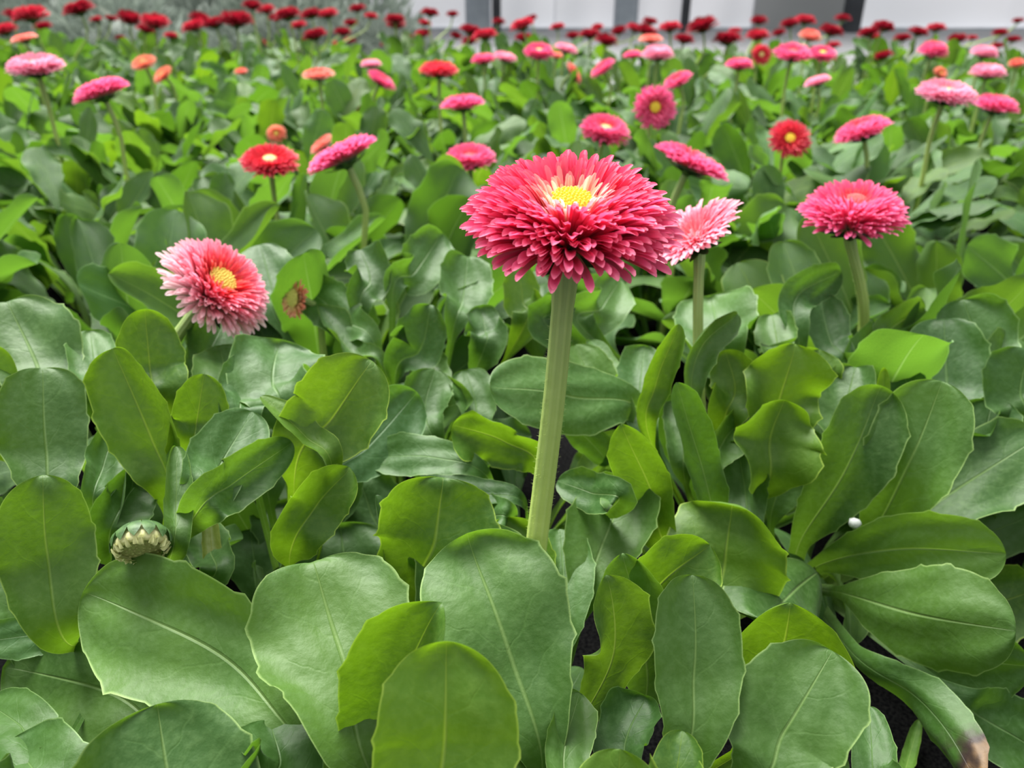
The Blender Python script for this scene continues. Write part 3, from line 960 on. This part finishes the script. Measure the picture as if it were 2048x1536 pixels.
F = plantF
H(F, [(305,830,20.6),(300,730,20.9),(290,618,21.4)], 145, 5, .6, .05, tint=Y_)
H(F, [(110,830,21.2),(70,720,21.5),(15,605,22.2)], 195, 0, .35, .06, bm=.62)
H(F, [(200,830,21.0),(190,740,21.2),(180,660,21.8)], 100, 0, .5, .06, tint=G_)
H(F, [(440,840,21.4),(450,760,21.8),(440,690,22.6)], 130, 0, .5, .06)
H(F, [(360,800,23.4),(410,720,24.0),(450,640,24.8)], 120, 10, .4, .06, tint=G_)
H(F, [(10,900,20.4),(-10,800,20.6),(-15,690,21.0)], 100, 0, .4, .05, tint=Y_)

Wp = plantW
H(Wp, [(1900,850,24.6),(1893,760,24.8),(1888,638,25.4)], 165, 0, .2, .04, bm=.5, tint=G_)
H(Wp, [(2000,830,25.0),(2010,750,25.2),(2040,680,25.6)], 130, 20, .5, .08)
H(Wp, [(1960,780,26.0),(1960,700,26.2),(1925,600,26.6)], 160, 20, .5, .10, tint=G_)
H(Wp, [(2050,860,23.2),(2040,780,23.4),(2060,700,23.6)], 150, 0, .4, .08, tint=D_)
H(Wp, [(1980,960,22.6),(1970,880,22.9),(1985,800,23.2)], 130, 0, .5, .08, tint=D_)

plantM = empty('daisy_plant', ground(800, 1010), 'leafy daisy plant with a dark curled cup-like leaf, left of the thick stem', 'plant', GP)
plantN = empty('daisy_plant', ground(1610, 985), 'leafy daisy plant with a pale hooked leaf between the two right-hand stems', 'plant', GP)
Mm = plantM
H(Mm, [(785,600,30.5),(830,545,31.0),(885,465,31.8)], 115, 0, .5, .10, tint=G_)
H(Mm, [(905,670,28.8),(925,600,29.2),(935,515,30.0)], 118, 5, .4, .08, tint=G_)
H(Mm, [(790,755,26.8),(840,700,26.6),(865,610,26.8)], 140, -20, .9, .14, tint=D_)
H(Mm, [(755,705,27.8),(690,640,28.2),(605,565,28.8)], 105, 10, .3, .10, tint=G_)
H(Mm, [(770,740,26.9),(700,700,27.0),(640,610,27.6)], 80, 45, .7, .12)
H(Mm, [(560,650,30.5),(545,580,31.0),(520,490,32.0)], 115, 0, .4, .08, tint=G_)
H(Mm, [(960,720,27.0),(970,660,27.4),(960,610,27.8)], 90, 10, .6, .12, tint=D_)
H(Mm, [(1040,670,29.0),(1045,600,29.6),(1035,530,30.2)], 80, 0, .5, .08, tint=Y_)
H(Mm, [(880,790,25.4),(870,740,25.8),(800,690,26.6)], 80, 25, .6, .12)
H(Mm, [(720,640,29.5),(740,560,30.5),(720,500,31.5)], 100, 0, .6, .12, tint=D_)
Nn = plantN
H(Nn, [(1600,720,27.6),(1592,600,28.0),(1682,543,28.2)], 85, 15, .4, .06, tint=G_)
H(Nn, [(1690,750,26.8),(1660,680,27.0),(1638,590,27.6)], 90, 20, .5, .05, tint=G_)
H(Nn, [(1460,720,26.4),(1435,650,27.0),(1420,590,27.6)], 175, 0, .3, .05, tint=G_)
H(Nn, [(1560,730,26.4),(1555,690,26.6),(1545,630,27.2)], 90, 0, .5, .05)
H(Nn, [(1180,670,29.0),(1205,615,29.4),(1240,560,30.0)], 100, 10, .4, .08, tint=G_)
H(Nn, [(1760,720,27.2),(1780,660,27.6),(1850,620,28.0)], 100, 20, .5, .12)
H(Nn, [(1700,800,25.6),(1720,730,25.8),(1760,680,26.2)], 110, 10, .6, .12, tint=G_)
H(Nn, [(1130,680,28.4),(1110,620,29.0),(1100,570,30)], 90, 10, .5, .10, tint=D_)

# low leaves that fill the hearts of the near plants
for root, n, sz in ((plantA, 6, .5), (plantC, 7, .7), (plantH, 8, .75), (plantD, 10, .75), (plantE, 10, .72), (plantE2, 10, .72), (plantF, 10, .85), (plantW, 10, .9), (plantM, 10, .85), (plantN, 10, .85)):
    add_rosette(root, n, .085 * sz, random.Random(int(root.location.x * 1000) + 5), low=(root is plantA))

# ------------------------------------------------------------------ the rest of the bed
GRID = []
rg = random.Random(4)
SP = .098
row = 0
y = -.02
def far_edge(X): return 1.92 - .30 * (X + 1.0) / 2.0       # the bed runs a little deeper on the left
HERO = [plantA, plantC, plantH, plantD, plantE, plantE2, plantF, plantW, plantM, plantN]
while y < 2.1:
    SP = .098 + .034 * smooth((y - .5) / .9)
    half = max(.62 * y + .13, .36)
    k = int(half / SP) + 1
    for i in range(-k, k + 1):
        X = (i + (.5 if row % 2 else 0)) * SP + rg.uniform(-.014, .014)
        Y = y + rg.uniform(-.014, .014)
        if abs(X) > half + .03 or Y > far_edge(X): continue
        if Y < .30 and abs(X) < .60 * Y + .135: continue
        if any((Vector((X, Y, 0)) - h.location).length < .062 for h in HERO): continue
        GRID.append([X, Y, []])
    y += SP * .88
    row += 1

# every bloom: centre px, py, widest px, normal (right, toward the eye, up), palette, disc colour, label of the plant, diameter (m)
F_MID = [
 (685,310,158,(-.42,-.10,.9),P_HOTPINK,None,'daisy plant with a ragged hot-pink bloom tilted left on a dark bent stem',.042,.30),
 (540,322,120,(.12,.30,.9),P_RED,CREAM,'daisy plant with a low red-pink bloom with cream eye, left of the ragged hot-pink bloom',.036,.34),
 (553,268,42,(.1,.7,.5),P_SALMON,LEMON,'daisy plant with a small red and yellow half-open bud above the cream-eyed red bloom',.018,.5),
 (645,290,62,(-.6,.2,.8),P_CORAL,CREAM,'daisy plant with a small coral bloom peeping out behind the ragged hot-pink bloom',.026,.4),
 (940,316,108,(.0,.22,.95),P_HOTPINK,(.60,.03,.05),'daisy plant with a pink bloom with dark red centre, just left of the largest bloom',.036,.4),
 (1210,263,108,(.14,.32,.9),P_HOTPINK,CREAM,'daisy plant with a domed pink bloom with cream eye above the largest bloom',.038,.5),
 (1310,215,92,(.02,.93,.35),P_HOTPINK,YEL,'daisy plant with a round pink bloom facing straight out, yellow eye ringed with red',.036,.3),
 (1385,322,165,(.38,.02,.9),P_HOTPINK,None,'daisy plant with a flat pink bloom seen edge-on, sloping down to the right',.044,.22),
 (1580,277,88,(-.08,.75,.6),P_RED,YEL,'daisy plant with a red bloom with a big yellow eye facing out',.033,.3),
 (1725,262,112,(-.36,-.05,.9),P_HOTPINK,None,'daisy plant with a pink bloom tipped to the left on a pale straight stem',.038,.4),
 (1893,188,120,(.05,.20,.95),P_LPINK,CREAM,'daisy plant with a broad light pink bloom with cream eye at the right',.042,.4),
 (1990,213,92,(.12,.08,.95),P_HOTPINK,None,'daisy plant with a deep pink domed bloom at the right edge, beside the light pink one',.038,.5),
 (1975,146,72,(0,.1,1),P_LPINK,None,'daisy plant with a small light pink bloom near the right edge above the broad one',.036,.5),
 (1968,108,56,(.1,.1,1),P_LPINK,None,'daisy plant with a pink bloom near the right edge, second from the top right',.034,.6),
 (1865,106,62,(.1,.15,1),P_HOTPINK,None,'daisy plant with a tall domed pink bloom over a coral bud at the right',.036,.75),
 (1880,147,32,(.2,.6,.6),P_SALMON,LEMON,'daisy plant with a coral bud below the tall domed pink bloom',.018,.6),
 (2033,127,32,(-.3,.3,.8),P_CORAL,None,'daisy plant with a small coral bud at the far right edge',.02,.5),
 (1635,164,54,(-.3,-.1,.95),P_LPINK,None,'daisy plant with a small pink bloom tipped left, below the two touching pink blooms',.030,.45),
 (1478,131,60,(0,.05,1),P_HOTPINK,None,'daisy plant with a deep pink bloom with pale lower petals, left of a round facing bloom',.034,.5),
 (1523,109,44,(0,.9,.4),P_RED,CREAM,'daisy plant with a small round rose bloom facing out near the grey door',.030,.3),
 (1585,107,80,(0,.30,.95),P_HOTPINK,(.85,.15,.12),'daisy plant with a wide pink bloom with coral eye, left of a touching pair',.040,.4),
 (1645,108,62,(0,.35,.9),P_HOTPINK,YEL,'daisy plant with a pink bloom with yellow eye, right of a touching pair',.036,.4),
 (1620,73,48,(.1,.3,.9),P_CORAL,None,'daisy plant with a coral pink bloom right under the grey door',.034,.5),
 (1355,160,64,(-.45,.2,.8),P_HOTPINK,None,'daisy plant with a rose bloom slanting up to the right above the facing bloom',.032,.3),
 (1148,146,52,(.75,.25,.5),P_CORAL,None,'daisy plant with a coral bloom on edge, sloping steeply down to the right',.032,.25),
 (1205,136,58,(-.55,.15,.75),P_HOTPINK,None,'daisy plant with a rose bloom on edge, sloping up to the right, beside the coral one',.034,.3),
 (1315,110,68,(0,.15,1),P_LPINK,None,'daisy plant with a light pink domed bloom touching a rose one',.038,.55),
 (1265,110,40,(-.1,.1,1),P_HOTPINK,None,'daisy plant with a rose bloom tucked left of the light pink domed bloom',.030,.4),
 (1078,105,66,(.05,.32,.95),P_HOTPINK,CREAM,'daisy plant with a pink bloom with orange eye, above the largest bloom at the back',.038,.5),
 (1132,98,52,(.25,.1,.95),P_LPINK,None,'daisy plant with a pink bloom right of the orange-eyed pink bloom',.034,.4),
 (1112,112,32,(.1,.1,1),P_CORAL,None,'daisy plant with a small rose bud under the orange-eyed pink bloom',.022,.5),
 (966,120,52,(-.1,.1,1),P_HOTPINK,None,'daisy plant with a pink bloom, left of two overlapping pink blooms',.034,.5),
 (1010,115,52,(.2,.1,1),P_LPINK,None,'daisy plant with a pink bloom, right of two overlapping pink blooms',.034,.4),
 (878,141,84,(.05,.12,1),P_RED,None,'daisy plant with a broad rose-red bloom with paler rim, centre back',.040,.4),
 (925,208,92,(-.08,-.03,1),P_HOTPINK,None,'daisy plant with a flat-topped rose bloom seen level, left of centre',.038,.4),
 (763,160,66,(.55,.1,.8),P_HOTPINK,None,'daisy plant with a rose bloom sloping down to the right under a pink one',.034,.3),
 (742,128,44,(0,.1,1),P_LPINK,None,'daisy plant with a small pink bloom just above the sloping rose bloom',.030,.4),
 (637,149,68,(0,.15,1),P_CORAL,None,'daisy plant with a flat coral bloom with pale rim, left of centre at the back',.034,.3),
 (712,208,48,(-.6,.45,.6),P_SALMON,None,'daisy plant with a salmon bud standing on edge left of the flat rose bloom',.026,.3),
 (325,149,48,(-.4,.5,.7),P_SALMON,None,'daisy plant with an orange-salmon bud, lower of two salmon buds at the left',.026,.3),
 (287,125,54,(-.1,.45,.9),P_SALMON,None,'daisy plant with a pale salmon bloom, upper of two salmon buds at the left',.028,.3),
 (72,134,112,(.02,.16,1),P_LPINK,CREAM,'daisy plant with a broad light pink bloom with yellow eye at the left edge',.042,.45),
 (202,184,114,(-.30,-.02,.95),P_HOTPINK,None,'daisy plant with a pink bloom tipped left on a long pale stem at the left',.040,.4),
 (48,77,54,(-.2,.1,1),P_CORAL,None,'daisy plant with a flat coral-red bloom at the left edge behind the light pink one',.034,.3),
 (482,143,28,(0,.3,1),P_CORAL,None,'daisy plant with a tiny coral bud showing between leaves, left back',.02,.4),
 (806,178,22,(0,.3,1),P_CORAL,None,'daisy plant with a tiny coral bud right of the sloping rose bloom',.018,.4),
 (1302,79,50,(0,.1,1),P_CORAL,None,'daisy plant with a coral-red bloom behind the light pink domed bloom',.034,.4),
]
SHORT = ['ragged hot-pink bloom', 'low cream-eyed red bloom', 'red and yellow half-open bud', 'coral bloom behind the ragged one', 'dark-centred pink bloom beside the largest', 'cream-eyed pink dome above the largest', 'round outward-facing pink bloom', 'flat edge-on pink bloom sloping right', 'red bloom with big yellow eye', 'left-tipped pink bloom on a pale stem', 'broad light pink bloom at the right', 'deep pink bloom at the right edge', 'small light pink bloom near the right edge', 'upper pink bloom near the right edge', 'tall pink dome over a coral bud', 'coral bud under the tall pink dome', 'coral bud at the far right edge', 'left-tipped pink bloom below the touching pair', 'deep pink bloom with pale lower petals', 'small round rose bloom near the grey door', 'coral-eyed bloom of the touching pair', 'yellow-eyed bloom of the touching pair', 'coral pink bloom under the grey door', 'rose bloom slanting above the facing one', 'coral bloom standing on edge', 'rose bloom standing on edge', 'light pink dome touching a rose bloom', 'rose bloom left of the light pink dome', 'orange-eyed pink bloom at centre back', 'pink bloom right of the orange-eyed one', 'rose bud under the orange-eyed bloom', 'left one of two overlapping pink blooms', 'right one of two overlapping pink blooms', 'broad rose-red bloom at centre back', 'flat-topped rose bloom left of centre', 'rose bloom sloping down to the right', 'small pink bloom above the sloping rose one', 'flat coral bloom with pale rim', 'salmon bud standing on edge', 'lower of two salmon buds', 'upper of two salmon buds', 'broad light pink bloom at the left edge', 'left-tipped pink bloom on a long stem', 'flat coral-red bloom at the left edge', 'tiny coral bud between leaves, left back', 'tiny coral bud beside the sloping rose', 'coral-red bloom behind the light pink dome']
F_RED = [(62,32,58),(30,33,38),(86,54,32),(10,62,42),(102,82,22),(158,20,52),(192,40,22),(260,38,46),(222,38,22),(310,45,50),(292,60,32),(400,38,36),(388,54,42),(472,42,60),(430,48,42),(342,72,24),(240,76,18),
 (505,12,34),(532,20,32),(575,31,46),(553,36,28),(597,52,30),(630,72,44),(622,30,36),(656,30,36),(516,87,30),(715,18,30),(742,33,24),(702,47,26),(686,65,30),(700,82,22),(790,40,36),(792,50,34),(850,47,24),(860,27,32),(905,29,22),(846,68,28),(818,75,20),(776,88,28),(664,89,20),
 (998,44,24),(940,62,38),(970,72,42),(940,82,30),(912,72,22),(1045,52,44),(1062,38,24),(1048,77,32),(1115,55,26),(1146,72,26),(1180,70,38),(1195,55,22),(1213,82,40),(1238,62,28),(1270,58,32),(1300,44,28),(1292,62,40),(1340,56,40),(1405,53,54),(1368,80,36),(1470,62,22),(1455,80,50),(1518,42,30),(1515,72,40),(1558,66,24),(1580,48,34),(1610,42,36),(1662,63,42),(1685,38,28),(1665,92,28),(1738,66,38),(1766,55,38),(1745,74,28),(1805,77,30),(1836,65,34),(1872,57,32),(1915,78,32),(1765,113,34),(1945,76,18),(2000,66,26),(2026,80,26),(1994,92,22),(2036,42,20)]

def plan(px, py, w, D, zlo=.085, zhi=.196, dmin=.30, dmax=1.75):
    """distance from the bloom's usual size, kept to what the bed and its height allow"""
    d = min(dmax, max(dmin, FPX * D / w))
    c = at_depth(px, py, d)
    return c, w * d / FPX / 2

def pick(x, y, forced):
    """a plant of the bed to carry a bloom; an unused one moves under its bloom"""
    best, bd = None, 1e9
    for g in GRID:
        if forced and g[2]: continue
        d = math.hypot(g[0] - x, g[1] - y)
        if d < bd: best, bd = g, d
    return best

mid_jobs, red_jobs = [], []
for i, (px, py, w, nrm, pal, dc, lab, D, Hh_) in enumerate(F_MID):
    c, R = plan(px, py, w, D)
    n = Vector((nrm[0], -nrm[1], nrm[2])).normalized()
    sx, sy = c.x - n.x * .02, c.y - n.y * .02
    g = pick(sx, sy, True)
    g[0], g[1] = sx, sy
    g[2].append(('mid', c, n, R, pal, dc, lab, Hh_, i))
for i, (px, py, w) in enumerate(F_RED):
    w = w * 1.28
    c, R = plan(px, py, w, .042, dmin=1.25, dmax=1.80)
    n = Vector((rg.uniform(-.3, .3), rg.uniform(-.25, .15), 1)).normalized()
    g = min((q for q in GRID if not any(b[0] == 'mid' for b in q[2])), key=lambda q: math.hypot(q[0] - c.x, q[1] - c.y))
    if not g[2]: g[0], g[1] = lerp(g[0], c.x, .6), lerp(g[1], c.y, .6)
    g[2].append(('red', c, n, R, px, i))

def red_place(px):
    for lim, s in ((60, 'at the far left edge'), (125, 'just left of the leftmost dark post'), (215, 'just right of the leftmost dark post'), (350, 'before the grey shrubs, nearer the leftmost post'), (460, 'before the middle of the grey shrubs'), (540, 'just left of the slim dark post'), (610, 'just right of the slim dark post'), (690, 'right of the slim dark post, before the last grey shrubs'), (760, 'where the grey shrubs meet the white wall'), (830, 'before the low end shrub and white wall'), (925, 'left of the wide pale grey post'), (1005, 'at the foot of the wide pale grey post'), (1090, 'right of the pair of posts before white wall'), (1160, 'before the seam in the white wall'), (1225, 'left of the lone pale grey post'), (1285, 'at the foot of the lone pale grey post'), (1350, 'left of the thin dark post by the door'), (1430, 'right of the thin dark post'), (1500, 'just left of the grey door'), (1560, 'before the left half of the grey door'), (1640, 'before the right half of the grey door'), (1725, 'at the foot of the thick dark post'), (1790, 'right of the thick dark post'), (1850, 'before the right wall, second group from the thick post'), (1930, 'before the right wall, third group from the thick post'), (1990, 'before the right wall near the edge')):
        if px < lim: return s
    return 'at the far right edge'

USED = set()
def at_px(X, Y, z):
    d = Vector((X, Y, z)) - CAM
    f = d.dot(FWD)
    if f < .01: return (-9999, 9999)
    return (1024 + FPX * d.x / f, 768 - FPX * d.dot(UPV) / f)
for gi, (X, Y, blooms) in enumerate(GRID):
    r = random.Random(900 + gi)
    mids = [b for b in blooms if b[0] == 'mid']; reds = [b for b in blooms if b[0] == 'red']
    if mids: lab = 'daisy plant bearing the ' + SHORT[mids[0][8]]
    elif reds:
        px = sum(b[4] for b in reds) / len(reds)
        lab = ('dark red blooming plant ' if len(reds) == 1 else 'plant with dark red blooms ') + red_place(px)
    else:
        lab = None
        sees = at_px(X, Y, .07)
        if -40 < sees[0] < 2090 and sees[1] < 1400:
            best, bd = None, 1e9
            for q in GRID:
                for m in q[2]:
                    if m[0] != 'mid': continue
                    d = math.hypot(q[0] - X, q[1] - Y)
                    if d < bd: best, bd = (q, m), d
            q, m = best
            dx, dy = X - q[0], Y - q[1]
            near = '' if bd < .17 else 'some way '
            rel = ('right of' if dx > 0 else 'left of') if abs(dx) > abs(dy) else ('behind' if dy > 0 else 'in front of')
            lab = 'leafy plant without bloom, %s%s the %s' % (near, rel, SHORT[m[8]])
            if lab in USED and Y > 1.15:
                lab = 'leafy plant without bloom ' + red_place(sees[0])
            if lab in USED:
                lab = 'leafy plant without bloom, %s%s the %s' % ('second one ' if near == '' else 'further ', rel, SHORT[m[8]])
        if lab is None:
            lab = 'leafy daisy plant without bloom at the %s border of the bed' % ('left' if X < 0 else 'right')
    USED.add(lab)
    root = empty('daisy_plant', (X, Y, 0), lab, 'plant', GP)
    add_rosette(root, 17 if Y < .48 else 25, (0.102 if Y < .48 else .100) + .012 * smooth((Y - .5) / .8), r, bank=VAR if Y < .48 else FARV)
    for b in mids:
        _, c, n, R, pal, dc, lab, Hh_, i = b
        N = 560 if R * 2 / c.y > .06 else 320
        flower(root, c, n, R, pal, dc, 'joined', N, Hh_, .22 if dc else .10, .04, .105 if N == 320 else .085, seed=i + 50, cup_in=.45 if dc else .2)
    for b in reds:
        _, c, n, R, px, i = b
        p = P_DARK if i % 3 else P_CRIM
        flower(root, c, n, R, p, None, 'joined', 130, .55, .10, .04, .17, seed=i + 300, shared=('red', i % 3, (i // 3) % 2), stem_r=.0016)

# ------------------------------------------------------------------ near blooms, petal by petal
c = at_depth(1140, 437, .158)
R_ = 222 / FPX * .158
flower(plantA, c, Vector((.02, -.24, 1)), R_, P_ROSE, YEL, 'single', 760, .43, .17, .06, .092,
       stem_pts=[at_Y(1050, 1290, .137), at_Y(1075, 1070, .147), at_Y(1108, 800, .152)], stem_r=.0026,
       label='large rose-pink bloom with a yellow eye in a cream ring', seed=3, cup_in=.36)
c = at_depth(430, 577, .272)
flower(plantF, c, Vector((.70, -.16, .68)), 118 / FPX * .272, P_PINKRED, LEMON, 'single', 560, .58, .22, .08, .095,
       stem_pts=[at_Y(300, 820, .252), at_Y(345, 690, .250)], stem_r=.0022, label='pink bloom with white petal tips, red ring and yellow eye', seed=5, cup_in=.35)
c = at_depth(1383, 466, .262)
flower(plantH, c, Vector((-.55, -.10, .85)), 106 / FPX * .262, P_PALE, None, 'single', 380, .16, .08, -.24, .10,
       stem_pts=[at_Y(1402, 830, .243), at_Y(1396, 640, .250)], stem_r=.0019, label='pale pink bloom with white undersides', seed=7, cup_in=.3)
cc_ = at_depth(1705, 432, .305)
plantR = empty('daisy_plant', (at_Y(1738, 640, .300).x, .300, 0), 'daisy plant with a level bright pink bloom right of the largest one', 'plant', GP)
add_rosette(plantR, 14, .092, random.Random(77))
flower(plantR, cc_, Vector((-.06, -.16, 1)), 107 / FPX * .305, P_HOTPINK, (.84, .17, .17), 'single', 540, .56, .15, -.06, .088,
       stem_pts=[at_Y(1727, 660, .300)], stem_r=.0022, label='bright pink domed bloom with a coral eye', seed=9, cup_in=.25)
# half-open bud seen from its side, behind a leaf
c = at_depth(588, 596, .315)
plantB = empty('daisy_plant', (c.x + .012, c.y + .008, 0), 'daisy plant with a small oval bud, salmon rimmed and yellow-green, at left centre', 'plant', GP)
add_rosette(plantB, 13, .09, random.Random(78))
flower(plantB, c, Vector((-.62, -.68, .30)), 44 / FPX * .315, [(0, (.66, .60, .16)), (.6, (.72, .58, .22)), (.8, (.86, .46, .26)), (1, (.88, .34, .24))], (.60, .62, .14), 'joined', 190, .28, .40, .0, .14, seed=12, label='salmon and yellow-green half-open bud')

# cream bud at the left front: a nodding cup of green sepals over short cream florets
def nodding_bud(root, c, n, R):
    loc = root.location
    head = bpy.data.objects.new('flower_bud', None); COL.objects.link(head)
    head.empty_display_size = R; head.parent = root; head.location = c - loc
    head.rotation_mode = 'QUATERNION'; head.rotation_quaternion = frame_from_normal(n.normalized()).to_quaternion()
    head['label'] = 'cream half-open bud in a cup of dark green sepals'
    vs, fs = [], []
    seg = 26
    for rr, z in ((.10, -.95), (.45, -.88), (.80, -.62), (.98, -.25), (.98, .02), (.80, .06)):
        for i in range(seg):
            t = 2 * math.pi * i / seg
            vs.append((math.cos(t)*rr*R*.97, math.sin(t)*rr*R*.97, z*R))
    for j in range(5):
        for i in range(seg):
            k = (i + 1) % seg
            fs.append((j*seg+i, j*seg+k, (j+1)*seg+k, (j+1)*seg+i))
    fs.append(tuple(range(seg))[::-1])
    link('bud_cup', mesh_from('bud_cup', vs, fs, M_CREAM), head)
    # sepals: pointed scales hugging the cup
    sv = []
    n_s = 13
    for rr, z, w in ((.30, -1.0, .09), (.74, -.80, .17), (1.0, -.50, .25), (1.06, -.28, .19), (1.05, -.02, .0)):
        sv += [(rr*R, -w*R, z*R), (rr*R*1.03, 0, z*R), (rr*R, w*R, z*R)]
    sf = []
    for i in range(4):
        for j in range(2): sf.append((3*i+j, 3*i+j+1, 3*i+j+4, 3*i+j+3))
    me = mesh_from('sepal', sv, sf, M_SEPAL)
    for i in range(n_s):
        o = link('sepal', me, head); o.rotation_euler = (0, 0, 2 * math.pi * i / n_s)
    fv, ff, fu = petal_shape(4, 6, .5, .0, .6, 3)
    fm = mesh_from('floret', fv, ff, M_CREAM, fu)
    for i in range(34):
        o = link('floret', fm, head)
        a = 2 * math.pi * i / 34 + .1 * math.sin(i * 2.3)
        b = Vector((math.cos(a)*1.0*R, math.sin(a)*1.0*R, -.06*R)); t = Vector((math.cos(a)*(.70 + .12 * (i % 3) / 2)*R, math.sin(a)*(.70 + .12 * (i % 3) / 2)*R, .20*R))
        o.matrix_basis = petal_matrix(b, t, .20 * R, random.Random(i))
    v, f = disc_mesh(R, .80 * R, -.02 * R, 40)
    d = link('flower_disc', mesh_from('flower_disc', v, f, M_DISC), head); d.color = (.40, .42, .16, 1)
    neck = c - n.normalized() * R * .95
    base = loc + Vector((0, 0, .004))
    smp, L = spline([base, base.lerp(neck, .55) + Vector((.002, .010, 0)), neck], 12)
    sp = [smp(i / 12) for i in range(13)]
    v, f, uv = tube(sp, [.0017] * 13, 10)
    link('flower_stem', mesh_from('flower_stem', [p - loc for p in v], f, M_STEM, uv), root)
nodding_bud(plantE, at_Y(283, 1098, .146), Vector((.25, -.78, -.40)), 60 / FPX * .165)

# small white flake lodged between the stalks
fv = []; ffc = []
rf = random.Random(5)
for i, (rr, z) in enumerate(((.2, -.5), (.85, -.25), (1.0, .05), (.7, .4), (.2, .55))):
    for k in range(8):
        t = 2 * math.pi * k / 8; q = rr * rf.uniform(.85, 1.1)
        fv.append((math.cos(t)*q*.0016, math.sin(t)*q*.0011, z*.0022))
for j in range(4):
    for k in range(8):
        l = (k + 1) % 8; ffc.append((j*8+k, j*8+l, (j+1)*8+l, (j+1)*8+k))
ffc += [tuple(range(8))[::-1], tuple(range(32, 40))]
M_PERL = simple_mat('white_perlite', (.80, .82, .80), (.66, .70, .68), 900, .7, .3)
fl = link('perlite_crumb', mesh_from('perlite_crumb', fv, ffc, M_PERL), None, at_Y(1709, 1047, .198))
fl.rotation_euler = (.3, .5, .2); fl.scale = (1.5, 1.5, 1.6)
tag(fl, 'small white crumb lodged between two leaf stalks of the glossy rosette', 'crumb')

# ------------------------------------------------------------------ grey shrubs behind the bed
M_GREY = simple_mat('grey_foliage', (.17, .21, .18), (.28, .32, .28), 30, .7, 0, .25, True)
def shrub_mesh(seed):
    r = random.Random(seed)
    V, Fc = [], []
    for i in range(900):
        z = r.random(); a = r.uniform(0, 6.283); q = math.sqrt(1 - z * z)
        s = r.uniform(.72, 1.02)
        p = Vector((math.cos(a)*q*s, math.sin(a)*q*s, z*s))
        out = (p + Vector((0, 0, .35))).normalized()
        d = (out + Vector((r.uniform(-.7, .7), r.uniform(-.7, .7), r.uniform(-.4, .7)))).normalized()
        sd = d.cross(Vector((r.uniform(-1, 1), r.uniform(-1, 1), r.uniform(-1, 1)))).normalized()
        L = r.uniform(.16, .28); w = L * .16
        k = len(V)
        V += [p, p + d*L*.45 + sd*w, p + d*L, p + d*L*.45 - sd*w]
        Fc.append((k, k+1, k+2, k+3))
    return mesh_from('foliage', V, Fc, M_GREY)
SHR = [shrub_mesh(s) for s in range(3)]
core_v, core_f = [], []
for j in range(6):
    z = math.sin(j / 5 * math.pi / 2) * .72; q = math.cos(j / 5 * math.pi / 2) * .72
    for i in range(12):
        t = 2 * math.pi * i / 12; core_v.append((math.cos(t)*q, math.sin(t)*q, z))
for j in range(5):
    for i in range(12):
        k = (i + 1) % 12; core_f.append((j*12+i, j*12+k, (j+1)*12+k, (j+1)*12+i))
CORE = mesh_from('branches', core_v, core_f, M_GREY)
def shrub(x, y, rad, h, label, seed):
    r = random.Random(seed)
    o = empty('grey_shrub', (x, y, 0), label, 'shrub', 'grey shrubs behind the bed')
    for nm, me in (('foliage', SHR[seed % 3]), ('branches', CORE)):
        c = link(nm, me, o); c.scale = (rad, rad, h); c.rotation_euler = (0, 0, r.uniform(0, 6.28))
        g = r.uniform(.85, 1.15); c.color = (g, g, g, 1)
rs = random.Random(9)
def shrub_place(x, Y):
    px = at_px(x, Y, .15)[0]
    for lim, s in ((-40, 'beyond the left edge of the picture'), (60, 'left of the leftmost dark post'), (190, 'at the leftmost dark post'), (330, 'just right of the leftmost dark post'), (450, 'half way between the two dark posts'), (530, 'just left of the slim dark post'), (620, 'at the slim dark post'), (680, 'just right of the slim dark post')):
        if px < lim: return s
    return 'last one before the white wall'
n_s = 0
for Y in (2.15, 2.55, 2.95, 3.35):
    px = -420
    x_end = at_Y(720, 20, Y).x
    x = at_Y(px, 20, Y).x
    rown = {2.15: 'front', 2.55: 'second', 2.95: 'third', 3.35: 'back'}[Y]
    while x < x_end:
        shrub(x, Y + rs.uniform(-.05, .05), rs.uniform(.18, .21), rs.uniform(.19, .24) + (Y - 2.15) * .10, 'grey-green mounded shrub, %s row, %s' % (rown, shrub_place(x, Y)), n_s)
        n_s += 1
        x += rs.uniform(.38, .44)
shrub(at_Y(772, 40, 2.2).x, 2.2, .12, .125, 'lowest grey-green shrub at the right end, before the white wall', 50)
shrub(at_Y(815, 40, 2.3).x, 2.3, .09, .10, 'small dark grey-green shrub next to the wall, last on the right', 51)
